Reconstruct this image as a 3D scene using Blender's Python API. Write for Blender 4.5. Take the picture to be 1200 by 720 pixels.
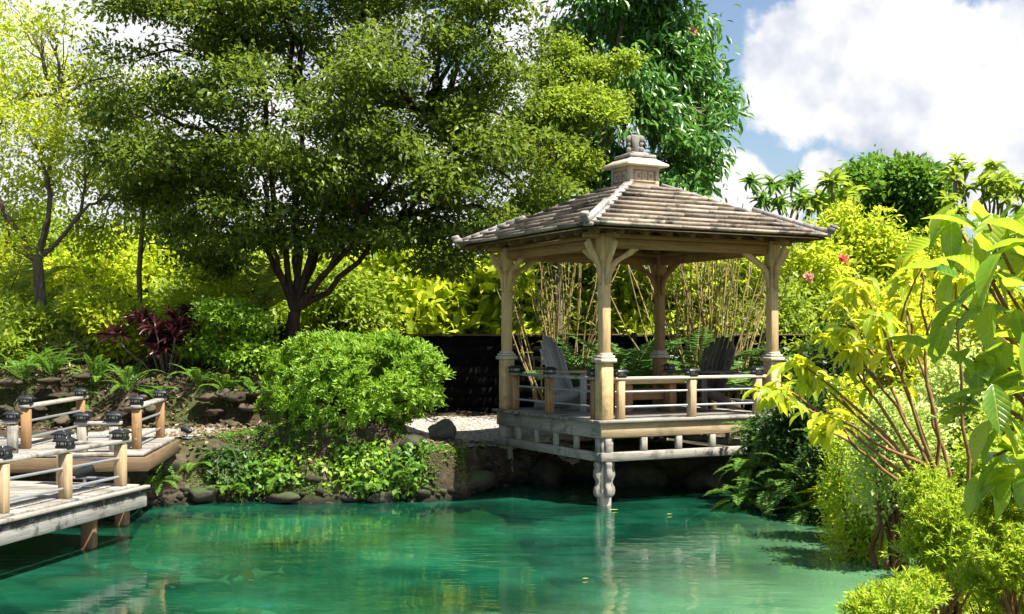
import bpy, math, random
import numpy as np
from mathutils import Vector, Matrix

rng = np.random.default_rng(11)
random.seed(5)
for o in list(bpy.data.objects):
    bpy.data.objects.remove(o)
scene = bpy.context.scene
COL = scene.collection

# ------------------------------------------------------------------ camera, sky, sun, exposure
CAM_Z = 2.08
cam_data = bpy.data.cameras.new("camera")
cam = bpy.data.objects.new("camera", cam_data)
COL.objects.link(cam)
cam.location = (0, 0, CAM_Z)
cam.rotation_euler = (math.radians(90), 0, 0)
cam_data.sensor_width = 36
cam_data.lens = 36 * 1400 / 1200
cam_data.shift_y = 38 / 1200
cam_data.clip_start = 0.05
cam_data.clip_end = 3000
scene.camera = cam

SUN = Vector((0.40, -0.28, 0.87)).normalized()
sun_el = math.asin(SUN.z)
sun_az = math.atan2(SUN.x, SUN.y)

scene.view_settings.view_transform = 'Standard'
scene.view_settings.look = 'None'
scene.view_settings.gamma = 1
scene.view_settings.use_curve_mapping = False
scene.view_settings.exposure = 1.62


class NT:
    """small helper round a node tree"""
    def __init__(self, tree):
        self.t = tree
        self.t.nodes.clear()

    def n(self, kind, inputs=None, **attrs):
        nd = self.t.nodes.new(kind)
        for k, v in attrs.items():
            setattr(nd, k, v)
        for k, v in (inputs or {}).items():
            s = nd.inputs[k]
            if hasattr(v, 'is_output') or isinstance(v, bpy.types.NodeSocket):
                self.t.links.new(v, s)
            else:
                s.default_value = v
        return nd

    def math(self, op, a, b=0.0, clamp=False):
        return self.n('ShaderNodeMath', {0: a, 1: b}, operation=op, use_clamp=clamp).outputs[0]

    def vmath(self, op, a, b=(0, 0, 0)):
        return self.n('ShaderNodeVectorMath', {0: a, 1: b}, operation=op)

    def noise(self, vec, scale, detail=3.0, rough=0.5, dist=0.0):
        i = {'Scale': scale, 'Detail': detail, 'Roughness': rough, 'Distortion': dist}
        if vec is not None:
            i['Vector'] = vec
        return self.n('ShaderNodeTexNoise', i).outputs['Fac']

    def ramp(self, fac, stops, interp='LINEAR'):
        r = self.n('ShaderNodeValToRGB', {'Fac': fac})
        cr = r.color_ramp
        cr.interpolation = interp
        while len(cr.elements) > 1:
            cr.elements.remove(cr.elements[-1])
        for i, (p, c) in enumerate(stops):
            e = cr.elements[0] if i == 0 else cr.elements.new(p)
            e.position = p
            e.color = (*c, 1) if len(c) == 3 else c
        return r.outputs['Color']

    def smooth(self, v, a, b):
        return self.n('ShaderNodeMapRange', {'Value': v, 'From Min': a, 'From Max': b},
                      interpolation_type='SMOOTHSTEP').outputs['Result']

    def mixc(self, f, a, b, blend='MIX'):
        m = self.n('ShaderNodeMix', data_type='RGBA', blend_type=blend)
        for k, v in ((0, f), (6, a), (7, b)):
            if isinstance(v, bpy.types.NodeSocket):
                self.t.links.new(v, m.inputs[k])
            else:
                m.inputs[k].default_value = (*v, 1) if isinstance(v, tuple) and len(v) == 3 else v
        return m.outputs[2]

    def link(self, a, b):
        self.t.links.new(a, b)


world = bpy.data.worlds.new("World")
scene.world = world
world.use_nodes = True
w = NT(world.node_tree)
sky = w.n('ShaderNodeTexSky', sky_type='NISHITA', sun_disc=False, sun_elevation=sun_el,
          sun_rotation=sun_az, air_density=1.0, dust_density=1.6, ozone_density=1.2)
tc = w.n('ShaderNodeTexCoord')
d = w.vmath('NORMALIZE', tc.outputs['Generated']).outputs[0]
bg1 = w.n('ShaderNodeBackground', {'Color': sky.outputs[0], 'Strength': 0.055})


def ray(px, py):
    return Vector(((px - 600) / 1400, 1, (398 - py) / 1400)).normalized()


blob = None
for px, py, r in [(925, 75, .050), (975, 90, .062), (1040, 95, .07), (1110, 110, .07), (1180, 110, .08), (1260, 130, .09), (930, 120, .045), (1050, 35, .05), (985, 45, .05), (1190, 60, .05),
                  (866, 215, .034), (890, 245, .04), (964, 205, .026), (1160, 190, .06), (1060, 215, .04), (840, 250, .04), (1250, 190, .08),
                  (60, 40, .13), (-60, 90, .15), (180, 5, .09), (20, 170, .16), (200, 190, .16), (420, 190, .16), (620, 40, .05), (640, 110, .06),
                  (560, 230, .12)]:
    v = w.n('ShaderNodeVectorMath', {0: d, 1: ray(px, py)}, operation='DISTANCE').outputs['Value']
    s = w.math('SUBTRACT', 1.0, w.math('DIVIDE', v, r))
    blob = s if blob is None else w.math('SMOOTH_MAX', blob, s)
for nd in w.t.nodes:
    if nd.type == 'MATH' and nd.operation == 'SMOOTH_MAX':
        nd.inputs[2].default_value = 0.12
n1 = w.noise(d, 9.0, 7.0, 0.58)
n2 = w.noise(d, 30.0, 5.0, 0.6)
edge = w.math('ADD', blob, w.math('MULTIPLY', w.math('SUBTRACT', n1, 0.5), 2.0))
edge = w.math('ADD', edge, w.math('MULTIPLY', w.math('SUBTRACT', n2, 0.5), 0.5))
m1 = w.smooth(edge, 0.04, 0.30)
# loose cloud over the rest of the sky
sq = w.vmath('MULTIPLY', d, (1, 1, 2.2)).outputs[0]
g = w.noise(sq, 2.3, 8.0, 0.6)
m2 = w.math('MULTIPLY', w.smooth(g, 0.60, 0.78), 0.6)
mask = w.math('MAXIMUM', m1, m2)
sh = w.noise(w.vmath('ADD', d, (0, 0, .035)).outputs[0], 8.0, 5.0, 0.55)
ccol = w.ramp(sh, [(0.34, (0.38, 0.42, 0.53)), (0.45, (0.66, 0.69, 0.77)), (0.54, (0.95, 0.95, 0.95))])
bg2 = w.n('ShaderNodeBackground', {'Color': ccol, 'Strength': 0.375})
mx = w.n('ShaderNodeMixShader', {0: mask, 1: bg1.outputs[0], 2: bg2.outputs[0]})
wo = w.n('ShaderNodeOutputWorld', {'Surface': mx.outputs[0]})

sun_data = bpy.data.lights.new("sun", 'SUN')
sun_data.energy = 4.8
sun_data.angle = math.radians(0.5)
sun_data.color = (1.0, 0.95, 0.86)
sun = bpy.data.objects.new("sun", sun_data)
COL.objects.link(sun)
sun.location = SUN * 60
sun.rotation_euler = SUN.to_track_quat('Z', 'Y').to_euler()

# light bounces that suit thin leaves
scene.cycles.max_bounces = 8
scene.cycles.transparent_max_bounces = 8
scene.cycles.transmission_bounces = 6
scene.cycles.diffuse_bounces = 4


# ------------------------------------------------------------------ materials
def new_mat(name):
    m = bpy.data.materials.new(name)
    m.use_nodes = True
    return m, NT(m.node_tree)


def leaf_mat(name, c1, c2, c3, trans=0.42, tcol=None, rough=0.42, spec=0.35, scale=1.3):
    m, t = new_mat(name)
    geo = t.n('ShaderNodeNewGeometry')
    tcn = t.n('ShaderNodeTexCoord')
    base = t.ramp(geo.outputs['Random Per Island'], [(0.0, c1), (0.5, c2), (1.0, c3)])
    nz = t.noise(tcn.outputs['Object'], scale, 2.0)
    base = t.mixc(t.math('MULTIPLY', t.smooth(nz, .40, .65), .35), base, c3)
    p = t.n('ShaderNodeBsdfPrincipled', {'Base Color': base, 'Roughness': rough, 'Specular IOR Level': spec})
    hsv = t.mixc(.55, base, tcol or (c3[0] * 1.5, c3[1] * 1.35, c3[2] * .6))
    tr = t.n('ShaderNodeBsdfTranslucent', {'Color': hsv})
    mix = t.n('ShaderNodeMixShader', {0: trans, 1: p.outputs[0], 2: tr.outputs[0]})
    t.n('ShaderNodeOutputMaterial', {'Surface': mix.outputs[0]})
    return m


def bark_mat(name, c1, c2, scale=14):
    m, t = new_mat(name)
    tcn = t.n('ShaderNodeTexCoord')
    v = t.vmath('MULTIPLY', tcn.outputs['Object'], (1, 1, .25)).outputs[0]
    f = t.noise(v, scale, 6, .65)
    col = t.ramp(f, [(.3, c1), (.7, c2)])
    b = t.n('ShaderNodeBump', {'Height': f, 'Strength': .7, 'Distance': .03})
    p = t.n('ShaderNodeBsdfPrincipled', {'Base Color': col, 'Roughness': .9, 'Specular IOR Level': .2, 'Normal': b.outputs[0]})
    t.n('ShaderNodeOutputMaterial', {'Surface': p.outputs[0]})
    return m


def wood_mat(name, stops, rough=.75, stain=.5, stain_col=(.03, .03, .028), grain=(1.2, 26, 26), lichen=0.0, spec=.3, ztop=None):
    """weathered timber, grain runs along each board (attribute 'grain')"""
    m, t = new_mat(name)
    at = t.n('ShaderNodeAttribute', attribute_name='grain')
    geo = t.n('ShaderNodeNewGeometry')
    tcn = t.n('ShaderNodeTexCoord')
    v = t.vmath('MULTIPLY', at.outputs['Vector'], grain).outputs[0]
    f = t.noise(v, 1.0, 6, .62, .6)
    fine = t.noise(t.vmath('MULTIPLY', at.outputs['Vector'], (5, 150, 150)).outputs[0], 1.0, 3, .6)
    tone = t.math('ADD', t.math('MULTIPLY', f, .7), t.math('MULTIPLY', geo.outputs['Random Per Island'], .38))
    col = t.ramp(tone, stops)
    col = t.mixc(t.math('MULTIPLY', t.smooth(fine, .46, .70), .45), col, tuple(c * .45 for c in stops[0][1]))
    blot = t.noise(tcn.outputs['Object'], 3.2, 5, .7, .4)
    col = t.mixc(t.math('MULTIPLY', t.smooth(blot, .50, .68), stain), col, stain_col)
    if ztop:
        sz = t.n('ShaderNodeSeparateXYZ', {0: tcn.outputs['Object']})
        zz = t.math('ADD', sz.outputs['Z'], t.math('MULTIPLY', t.math('SUBTRACT', t.noise(tcn.outputs['Object'], 4.5, 6, .7), .5), .34))
        col = t.mixc(t.math('MULTIPLY', t.smooth(zz, ztop - .03, ztop + .03), .93), col, (.012, .012, .011))
    if lichen:
        li = t.noise(tcn.outputs['Object'], 9, 4, .7)
        col = t.mixc(t.math('MULTIPLY', t.smooth(li, .58, .66), lichen), col, (.42, .42, .38))
    b = t.n('ShaderNodeBump', {'Height': t.math('ADD', f, fine), 'Strength': .45, 'Distance': .006})
    p = t.n('ShaderNodeBsdfPrincipled', {'Base Color': col, 'Roughness': rough, 'Specular IOR Level': spec, 'Normal': b.outputs[0]})
    t.n('ShaderNodeOutputMaterial', {'Surface': p.outputs[0]})
    return m


def plain_mat(name, col, rough=.5, metal=0.0, spec=.5, var=.25, scale=20, bump=0.0, emit=None):
    m, t = new_mat(name)
    tcn = t.n('ShaderNodeTexCoord')
    f = t.noise(tcn.outputs['Object'], scale, 4, .6)
    c = t.mixc(f, tuple(x * (1 - var) for x in col), tuple(min(1, x * (1 + var)) for x in col))
    i = {'Base Color': c, 'Roughness': rough, 'Metallic': metal, 'Specular IOR Level': spec}
    if bump:
        i['Normal'] = t.n('ShaderNodeBump', {'Height': f, 'Strength': bump, 'Distance': .02}).outputs[0]
    p = t.n('ShaderNodeBsdfPrincipled', i)
    t.n('ShaderNodeOutputMaterial', {'Surface': p.outputs[0]})
    return m


def rock_mat(name, stops, moss=(.05, .09, .015), moss_amt=.6, scale=5):
    m, t = new_mat(name)
    tcn = t.n('ShaderNodeTexCoord')
    geo = t.n('ShaderNodeNewGeometry')
    f = t.noise(tcn.outputs['Object'], scale, 8, .65, .3)
    tone = t.math('ADD', t.math('MULTIPLY', f, .8), t.math('MULTIPLY', geo.outputs['Random Per Island'], .25))
    col = t.ramp(tone, stops)
    sep = t.n('ShaderNodeSeparateXYZ', {0: geo.outputs['Normal']})
    mz = t.math('MULTIPLY', t.smooth(sep.outputs['Z'], .1, .8), t.smooth(t.noise(tcn.outputs['Object'], 3, 4, .6), .42, .56))
    col = t.mixc(t.math('MULTIPLY', mz, moss_amt), col, moss)
    b = t.n('ShaderNodeBump', {'Height': t.noise(tcn.outputs['Object'], scale * 5, 6, .7), 'Strength': .8, 'Distance': .04})
    p = t.n('ShaderNodeBsdfPrincipled', {'Base Color': col, 'Roughness': .92, 'Specular IOR Level': .2, 'Normal': b.outputs[0]})
    t.n('ShaderNodeOutputMaterial', {'Surface': p.outputs[0]})
    return m


M = {}
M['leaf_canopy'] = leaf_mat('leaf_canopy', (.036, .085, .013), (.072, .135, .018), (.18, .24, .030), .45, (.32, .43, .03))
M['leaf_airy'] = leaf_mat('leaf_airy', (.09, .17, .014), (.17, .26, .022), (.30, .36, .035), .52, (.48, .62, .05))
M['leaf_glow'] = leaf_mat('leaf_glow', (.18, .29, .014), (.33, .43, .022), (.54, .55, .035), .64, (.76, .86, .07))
M['leaf_glossy'] = leaf_mat('leaf_glossy', (.040, .135, .032), (.07, .20, .040), (.15, .29, .05), .32, (.22, .46, .05), rough=.28, spec=.6)
M['leaf_shrub'] = leaf_mat('leaf_shrub', (.095, .23, .014), (.165, .32, .02), (.28, .42, .035), .38, (.36, .55, .04))
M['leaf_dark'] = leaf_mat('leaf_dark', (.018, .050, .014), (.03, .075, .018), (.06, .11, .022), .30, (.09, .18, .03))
M['leaf_fern'] = leaf_mat('leaf_fern', (.050, .155, .018), (.085, .205, .022), (.15, .28, .03), .42, (.24, .42, .03))
M['leaf_palm'] = leaf_mat('leaf_palm', (.045, .13, .025), (.075, .18, .03), (.15, .26, .04), .35, (.22, .38, .05), rough=.35)
M['leaf_lime'] = leaf_mat('leaf_lime', (.28, .42, .015), (.46, .53, .020), (.66, .58, .03), .58, (.90, .92, .05), rough=.33, spec=.5)
def veined_leaf_mat(name, c1, c2, c3, trans, tcol, rough, spec):
    m, t = new_mat(name)
    geo = t.n('ShaderNodeNewGeometry')
    at = t.n('ShaderNodeAttribute', attribute_name='grain')
    q = t.n('ShaderNodeSeparateXYZ', {0: at.outputs['Vector']})
    tcn = t.n('ShaderNodeTexCoord')
    base = t.ramp(geo.outputs['Random Per Island'], [(0.0, c1), (.35, c1), (.6, c2), (1.0, c3)])
    nz = t.noise(tcn.outputs['Object'], 14, 5, .65)
    base = t.mixc(t.math('MULTIPLY', t.smooth(nz, .45, .7), .5), base, c3)
    ay = t.math('ABSOLUTE', q.outputs['Y'])
    ph = t.math('SUBTRACT', t.math('MULTIPLY', q.outputs['X'], 9.0), t.math('MULTIPLY', ay, 5.0))
    tri = t.math('ABSOLUTE', t.math('SUBTRACT', t.math('FRACT', ph), .5))
    vein = t.math('MAXIMUM', t.math('SUBTRACT', 1.0, t.smooth(tri, .02, .09)), t.math('SUBTRACT', 1.0, t.smooth(ay, .012, .045)))
    base = t.mixc(t.math('MULTIPLY', vein, .45), base, (min(1, c3[0] * 1.25), min(1, c3[1] * 1.2), c3[2] * 3))
    spots = t.math('MULTIPLY', t.smooth(t.noise(tcn.outputs['Object'], 55, 3, .6), .66, .72), .7)
    tipb = t.math('MULTIPLY', t.smooth(t.math('ADD', q.outputs['X'], t.math('MULTIPLY', q.outputs['Z'], .3)), 1.12, 1.22), .9)
    base = t.mixc(t.math('MAXIMUM', spots, tipb), base, (.16, .09, .03))
    bmp = t.n('ShaderNodeBump', {'Height': t.math('ADD', t.math('MULTIPLY', vein, -1.0), t.math('MULTIPLY', tri, .8)), 'Strength': .5, 'Distance': .004})
    p = t.n('ShaderNodeBsdfPrincipled', {'Base Color': base, 'Roughness': rough, 'Specular IOR Level': spec, 'Normal': bmp.outputs[0]})
    tr = t.n('ShaderNodeBsdfTranslucent', {'Color': t.mixc(.5, base, tcol), 'Normal': bmp.outputs[0]})
    mix = t.n('ShaderNodeMixShader', {0: trans, 1: p.outputs[0], 2: tr.outputs[0]})
    t.n('ShaderNodeOutputMaterial', {'Surface': mix.outputs[0]})
    return m


M['leaf_broad'] = veined_leaf_mat('leaf_broad', (.07, .22, .020), (.20, .38, .022), (.46, .52, .03), .52, (.72, .90, .05), .24, .8)
M['leaf_limeveined'] = veined_leaf_mat('leaf_limeveined', (.22, .36, .018), (.42, .50, .02), (.64, .58, .03), .56, (.90, .92, .05), .3, .5)
M['leaf_needle'] = leaf_mat('leaf_needle', (.17, .31, .018), (.30, .44, .025), (.50, .54, .04), .48, (.66, .80, .06))
M['leaf_pale'] = leaf_mat('leaf_pale', (.30, .42, .06), (.48, .56, .14), (.66, .68, .30), .42, (.70, .86, .20))
M['leaf_purple'] = leaf_mat('leaf_purple', (.016, .007, .010), (.035, .011, .016), (.10, .022, .028), .25, (.14, .03, .03), rough=.3, spec=.5)
M['leaf_cane'] = leaf_mat('leaf_cane', (.10, .15, .02), (.18, .22, .03), (.30, .30, .05), .45, (.42, .44, .06))
M['leaf_yellow'] = leaf_mat('leaf_yellow', (.35, .30, .02), (.50, .45, .03), (.62, .55, .04), .5, (.8, .7, .05))
M['petal_red'] = leaf_mat('petal_red', (.55, .06, .05), (.7, .10, .08), (.75, .2, .15), .35, (.8, .2, .15))
M['petal_pink'] = leaf_mat('petal_pink', (.60, .20, .16), (.70, .32, .25), (.75, .45, .35), .35, (.85, .45, .35))
M['leaf_litter'] = leaf_mat('leaf_litter', (.06, .042, .025), (.13, .095, .055), (.26, .20, .12), .1)
M['bark_dark'] = bark_mat('bark_dark', (.018, .012, .008), (.075, .048, .030))
M['bark_brown'] = bark_mat('bark_brown', (.05, .024, .012), (.19, .095, .045), 18)
M['bark_grey'] = bark_mat('bark_grey', (.07, .055, .042), (.20, .16, .12))
M['stem_brown'] = bark_mat('stem_brown', (.13, .07, .028), (.30, .175, .075), 25)
M['stem_green'] = bark_mat('stem_green', (.06, .09, .02), (.14, .18, .04), 25)
M['cane'] = bark_mat('cane', (.17, .13, .05), (.40, .31, .13), 12)
M['wood_grey'] = wood_mat('wood_grey', [(.25, (.10, .09, .074)), (.5, (.20, .182, .152)), (.8, (.34, .315, .27))], stain=.65, lichen=.25)
M['wood_pale'] = wood_mat('wood_pale', [(.25, (.26, .215, .14)), (.5, (.42, .355, .25)), (.8, (.56, .49, .37))], stain=.4)
M['wood_tan'] = wood_mat('wood_tan', [(.25, (.19, .12, .055)), (.5, (.34, .23, .12)), (.8, (.48, .355, .21))], stain=.3)
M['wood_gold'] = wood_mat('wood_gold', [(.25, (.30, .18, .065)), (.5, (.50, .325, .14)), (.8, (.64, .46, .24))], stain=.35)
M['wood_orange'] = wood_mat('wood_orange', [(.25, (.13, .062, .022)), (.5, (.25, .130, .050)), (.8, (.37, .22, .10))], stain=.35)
M['wood_shake'] = wood_mat('wood_shake', [(.12, (.060, .049, .037)), (.38, (.20, .165, .125)), (.65, (.345, .295, .23)), (.95, (.50, .445, .365))], stain=.85, grain=(22, 2.0, 22))
M['wood_ridge'] = wood_mat('wood_ridge', [(.25, (.15, .135, .125)), (.5, (.26, .235, .215)), (.8, (.40, .37, .34))], stain=.5)
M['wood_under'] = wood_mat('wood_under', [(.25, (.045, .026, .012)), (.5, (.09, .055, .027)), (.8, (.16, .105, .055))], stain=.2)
M['wood_deck'] = wood_mat('wood_deck', [(.25, (.10, .09, .075)), (.5, (.19, .175, .148)), (.8, (.32, .295, .255))], stain=.7, lichen=.1)
M['wood_fascia'] = wood_mat('wood_fascia', [(.25, (.10, .092, .078)), (.5, (.19, .178, .158)), (.8, (.32, .305, .28))], stain=.98, lichen=.3, ztop=.465)
M['wood_chair'] = wood_mat('wood_chair', [(.25, (.15, .135, .12)), (.5, (.26, .24, .215)), (.8, (.40, .38, .35))], stain=.2)
M['wood_darkchair'] = wood_mat('wood_darkchair', [(.25, (.035, .026, .02)), (.5, (.075, .058, .045)), (.8, (.13, .10, .08))], stain=.2)
M['wood_fence'] = wood_mat('wood_fence', [(.25, (.003, .003, .003)), (.5, (.005, .005, .005)), (.8, (.009, .009, .008))], stain=.2, spec=.03, rough=.95)
M['metal_pipe'] = plain_mat('metal_pipe', (.42, .44, .46), .38, .7, var=.2)
M['black_plastic'] = plain_mat('black_plastic', (.012, .013, .014), .42, 0, var=.2)
M['solar_panel'] = plain_mat('solar_panel', (.010, .016, .030), .15, 0, .6, var=.2)
M['lens'] = plain_mat('lens', (.62, .60, .48), .3, 0, .5, var=.1)
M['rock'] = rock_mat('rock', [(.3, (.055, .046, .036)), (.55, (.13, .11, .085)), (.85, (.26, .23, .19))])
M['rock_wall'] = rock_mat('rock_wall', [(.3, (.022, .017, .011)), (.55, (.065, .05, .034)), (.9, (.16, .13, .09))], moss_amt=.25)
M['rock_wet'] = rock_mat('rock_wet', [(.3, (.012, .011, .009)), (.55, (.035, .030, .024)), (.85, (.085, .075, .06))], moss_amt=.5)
M['concrete'] = plain_mat('concrete', (.20, .185, .155), .9, 0, .2, var=.45, scale=12, bump=.5)
M['koi_white'] = plain_mat('koi_white', (.85, .80, .66), .4, var=.1)
M['koi_orange'] = plain_mat('koi_orange', (.85, .20, .03), .4, var=.25, scale=9)


# ------------------------------------------------------------------ geometry helpers
class Geo:
    """collects vertices and faces of ONE mesh"""
    def __init__(self):
        self.v, self.l, self.t, self.g, self.n = [], [], [], [], 0

    def add(self, V, F, G=None):
        V = np.asarray(V, float).reshape(-1, 3)
        F = np.asarray(F, np.int64)
        self.v.append(V)
        self.l.append((F + self.n).ravel())
        self.t.append(np.full(len(F), F.shape[1], np.int64))
        self.g.append(V if G is None else np.asarray(G, float).reshape(-1, 3))
        self.n += len(V)

    def build(self, name, mat, parent=None, loc=(0, 0, 0), smooth=False, bevel=0.0, grain=False):
        me = bpy.data.meshes.new(name)
        V = np.concatenate(self.v)
        L = np.concatenate(self.l).astype(np.int32)
        T = np.concatenate(self.t).astype(np.int32)
        me.vertices.add(len(V))
        me.vertices.foreach_set('co', V.astype(np.float32).ravel())
        me.loops.add(len(L))
        me.loops.foreach_set('vertex_index', L)
        me.polygons.add(len(T))
        st = np.zeros(len(T), np.int32)
        st[1:] = np.cumsum(T)[:-1]
        me.polygons.foreach_set('loop_start', st)
        me.polygons.foreach_set('loop_total', T)
        if smooth:
            me.polygons.foreach_set('use_smooth', np.ones(len(T), bool))
        if grain:
            a = me.attributes.new('grain', 'FLOAT_VECTOR', 'POINT')
            a.data.foreach_set('vector', np.concatenate(self.g).astype(np.float32).ravel())
        me.update(calc_edges=True)
        me.validate()
        me.materials.append(mat)
        o = bpy.data.objects.new(name, me)
        COL.objects.link(o)
        if parent is not None:
            o.parent = parent
        o.location = loc
        if bevel:
            b = o.modifiers.new('bevel', 'BEVEL')
            b.width = bevel
            b.segments = 1
            b.limit_method = 'ANGLE'
        return o


def empty(name, label, cat, loc=(0, 0, 0), rz=0.0, group=None):
    o = bpy.data.objects.new(name, None)
    COL.objects.link(o)
    o.location = loc
    o.rotation_euler = (0, 0, rz)
    o.empty_display_size = .2
    tag(o, label, cat, group)
    return o


def tag(o, label=None, cat=None, group=None, kind=None):
    if label: o['label'] = label
    if cat: o['category'] = cat
    if group: o['group'] = group
    if kind: o['kind'] = kind
    return o


def dup(root, loc, rz=0.0, sc=1.0, label=None):
    r = root.copy()
    COL.objects.link(r)
    r.location = loc
    r.rotation_euler = (0, 0, rz)
    r.scale = (sc, sc, sc) if not isinstance(sc, tuple) else sc
    if label: r['label'] = label
    for ch in list(root.children):
        c = ch.copy()
        COL.objects.link(c)
        c.parent = r
        for gch in list(ch.children):
            e = gch.copy()
            COL.objects.link(e)
            e.parent = c
    return r


def P(px, py, dist):
    return np.array([(px - 600) / 1400 * dist, dist, CAM_Z - (py - 398) / 1400 * dist])


BOXF = np.array([[0, 3, 2, 1], [4, 5, 6, 7], [0, 1, 5, 4], [1, 2, 6, 5], [2, 3, 7, 6], [3, 0, 4, 7]])


def unit(v):
    v = np.asarray(v, float)
    return v / (np.linalg.norm(v, axis=-1, keepdims=True) + 1e-9)


def beam(g, a, b, wd, ht, up=(0, 0, 1), jit=0.0):
    """a board from a to b (centre line), wd across, ht along up"""
    a, b = np.asarray(a, float), np.asarray(b, float)
    x = unit(b - a)
    y = unit(np.cross(up, x))
    z = np.cross(x, y)
    L = np.linalg.norm(b - a)
    V, G = [], []
    off = rng.random(3) * 40
    for sz in (-1, 1):
        for (s, sy) in ((0, -1), (1, -1), (1, 1), (0, 1)):
            V.append(a + x * L * s + y * sy * wd / 2 + z * sz * ht / 2)
            G.append(off + np.array([L * s, sy * wd / 2, sz * ht / 2]))
    V = np.array(V)
    if jit:
        V += rng.normal(0, jit, V.shape)
    g.add(V, BOXF, G)


def box(g, c, s, rz=0.0):
    """box centred on c with sizes s turned by rz; grain along its longest side"""
    c, s = np.asarray(c, float), np.asarray(s, float)
    ca, sa = math.cos(rz), math.sin(rz)
    ax = np.array([[ca, sa, 0], [-sa, ca, 0], [0, 0, 1]])
    k = int(np.argmax(s))
    order = [k] + [i for i in range(3) if i != k]
    off = rng.random(3) * 40
    V, G = [], []
    for sz in (-1, 1):
        for (sx, sy) in ((-1, -1), (1, -1), (1, 1), (-1, 1)):
            q = np.array([sx, sy, sz]) * s / 2
            V.append(c + q @ ax)
            G.append(off + q[order])
    g.add(V, BOXF, G)


def tube(g, pts, rad, k=7, cap=True):
    pts = np.asarray(pts, float)
    n = len(pts)
    rad = np.broadcast_to(np.asarray(rad, float), (n,))
    tg = unit(np.gradient(pts, axis=0))
    ref = np.array([0.31, 0.17, .93]) if abs(tg[0][2]) < .9 else np.array([.95, .2, .1])
    s = unit(np.cross(tg, ref))
    u = np.cross(s, tg)
    an = np.linspace(0, 2 * np.pi, k, endpoint=False)
    V = pts[:, None, :] + rad[:, None, None] * (np.cos(an)[None, :, None] * s[:, None, :] + np.sin(an)[None, :, None] * u[:, None, :])
    i = np.arange(n - 1)[:, None] * k
    j = np.arange(k)[None, :]
    j2 = (j + 1) % k
    F = np.stack([i + j, i + j2, i + k + j2, i + k + j], -1).reshape(-1, 4)
    L = np.concatenate([[0], np.cumsum(np.linalg.norm(np.diff(pts, axis=0), axis=1))])
    G = np.stack([np.repeat(L, k), np.tile(np.cos(an), n) * .05, np.tile(np.sin(an), n) * .05], -1) + rng.random(3) * 30
    base = g.n
    g.add(V.reshape(-1, 3), F, G)
    if cap:
        for ring in (0, n - 1):
            c = V[ring].mean(0)
            vv = np.vstack([V[ring], c])
            ff = [[a_, (a_ + 1) % k, k] for a_ in range(k)]
            if ring == 0:
                ff = [f[::-1] for f in ff]
            g.add(vv, ff)


def prism(g, poly, axis_o, ex, ey, ez, th):
    """extrude a 2-D outline (ex, ey) by +-th/2 along ez; outline must be convex-ish strip quads"""
    poly = np.asarray(poly, float)
    n = len(poly)
    o, ex, ey, ez = (np.asarray(q, float) for q in (axis_o, ex, ey, ez))
    A = o + poly[:, :1] * ex + poly[:, 1:] * ey - ez * th / 2
    B = A + ez * th
    V = np.vstack([A, B])
    G = np.vstack([np.c_[poly[:, 1], poly[:, 0], np.zeros(n)], np.c_[poly[:, 1], poly[:, 0], np.full(n, th)]]) + rng.random(3) * 20
    b = g.n
    side = np.array([[i, (i + 1) % n, n + (i + 1) % n, n + i] for i in range(n)])
    g.add(V, side, G)
    # caps as n-gons
    g.l.append(np.arange(n)[::-1] + b)
    g.t.append(np.array([n]))
    g.l.append(np.arange(n) + n + b)
    g.t.append(np.array([n]))


def runit(n):
    return unit(rng.normal(size=(n, 3)))


T4 = (np.array([[0, 0, 0], [.42, .5, .10], [1, 0, -.05], [.42, -.5, .10]]), np.array([[0, 3, 2], [0, 2, 1]]))


def strip_tpl(ws, droop, fold=.18):
    """leaf of several stations: half widths ws, droop along it, folded on its midrib"""
    n = len(ws)
    V, F = [], []
    for i, wv in enumerate(ws):
        t = i / (n - 1)
        z = -droop * t * t
        x = t * (1 - .25 * droop * t)
        V += [[x, wv, z + fold * wv], [x, 0, z], [x, -wv, z + fold * wv]]
    for i in range(n - 1):
        a = 3 * i
        F += [[a, a + 1, a + 4, a + 3], [a + 1, a + 2, a + 5, a + 4]]
    return np.array(V), np.array(F)


T_BIG = strip_tpl([.06, .34, .48, .46, .34, .02], .38, .22)
T_MED = strip_tpl([.05, .42, .46, .02], .22, .25)
T_LONG = strip_tpl([.5, .5, .42, .28, .03], .75, .3)


def put_leaves(g, pos, D, Nn, L, W, tpl=T4, veins=False):
    tv, tf = tpl
    n, k = len(pos), len(tv)
    D = unit(D)
    S = unit(np.cross(Nn, D))
    N2 = np.cross(D, S)
    L = np.broadcast_to(np.asarray(L, float), (n,))[:, None, None]
    W = np.broadcast_to(np.asarray(W, float), (n,))[:, None, None]
    V = pos[:, None, :] + D[:, None, :] * tv[None, :, 0:1] * L + S[:, None, :] * tv[None, :, 1:2] * W + N2[:, None, :] * tv[None, :, 2:3] * L
    F = (tf[None] + (np.arange(n) * k)[:, None, None]).reshape(-1, tf.shape[1])
    G = None
    if veins:      # leaf coordinates: along, across, and a number of its own
        G = np.concatenate([np.repeat(tv[None, :, :2], n, 0), np.repeat(rng.random((n, 1, 1)), k, 1)], -1)
    g.add(V.reshape(-1, 3), F, G)


def pnoise(p, f, seed=0.0):
    x, y, z = p[:, 0] * f + seed, p[:, 1] * f + seed * 1.7, p[:, 2] * f * 1.3 + seed * .6
    return (np.sin(x + 1.7 * np.sin(y * .9)) + np.sin(y * 1.1 + 1.9 * np.sin(z * .8)) + np.sin(z * 1.2 + 1.6 * np.sin(x * 1.05))) / 3


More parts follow.
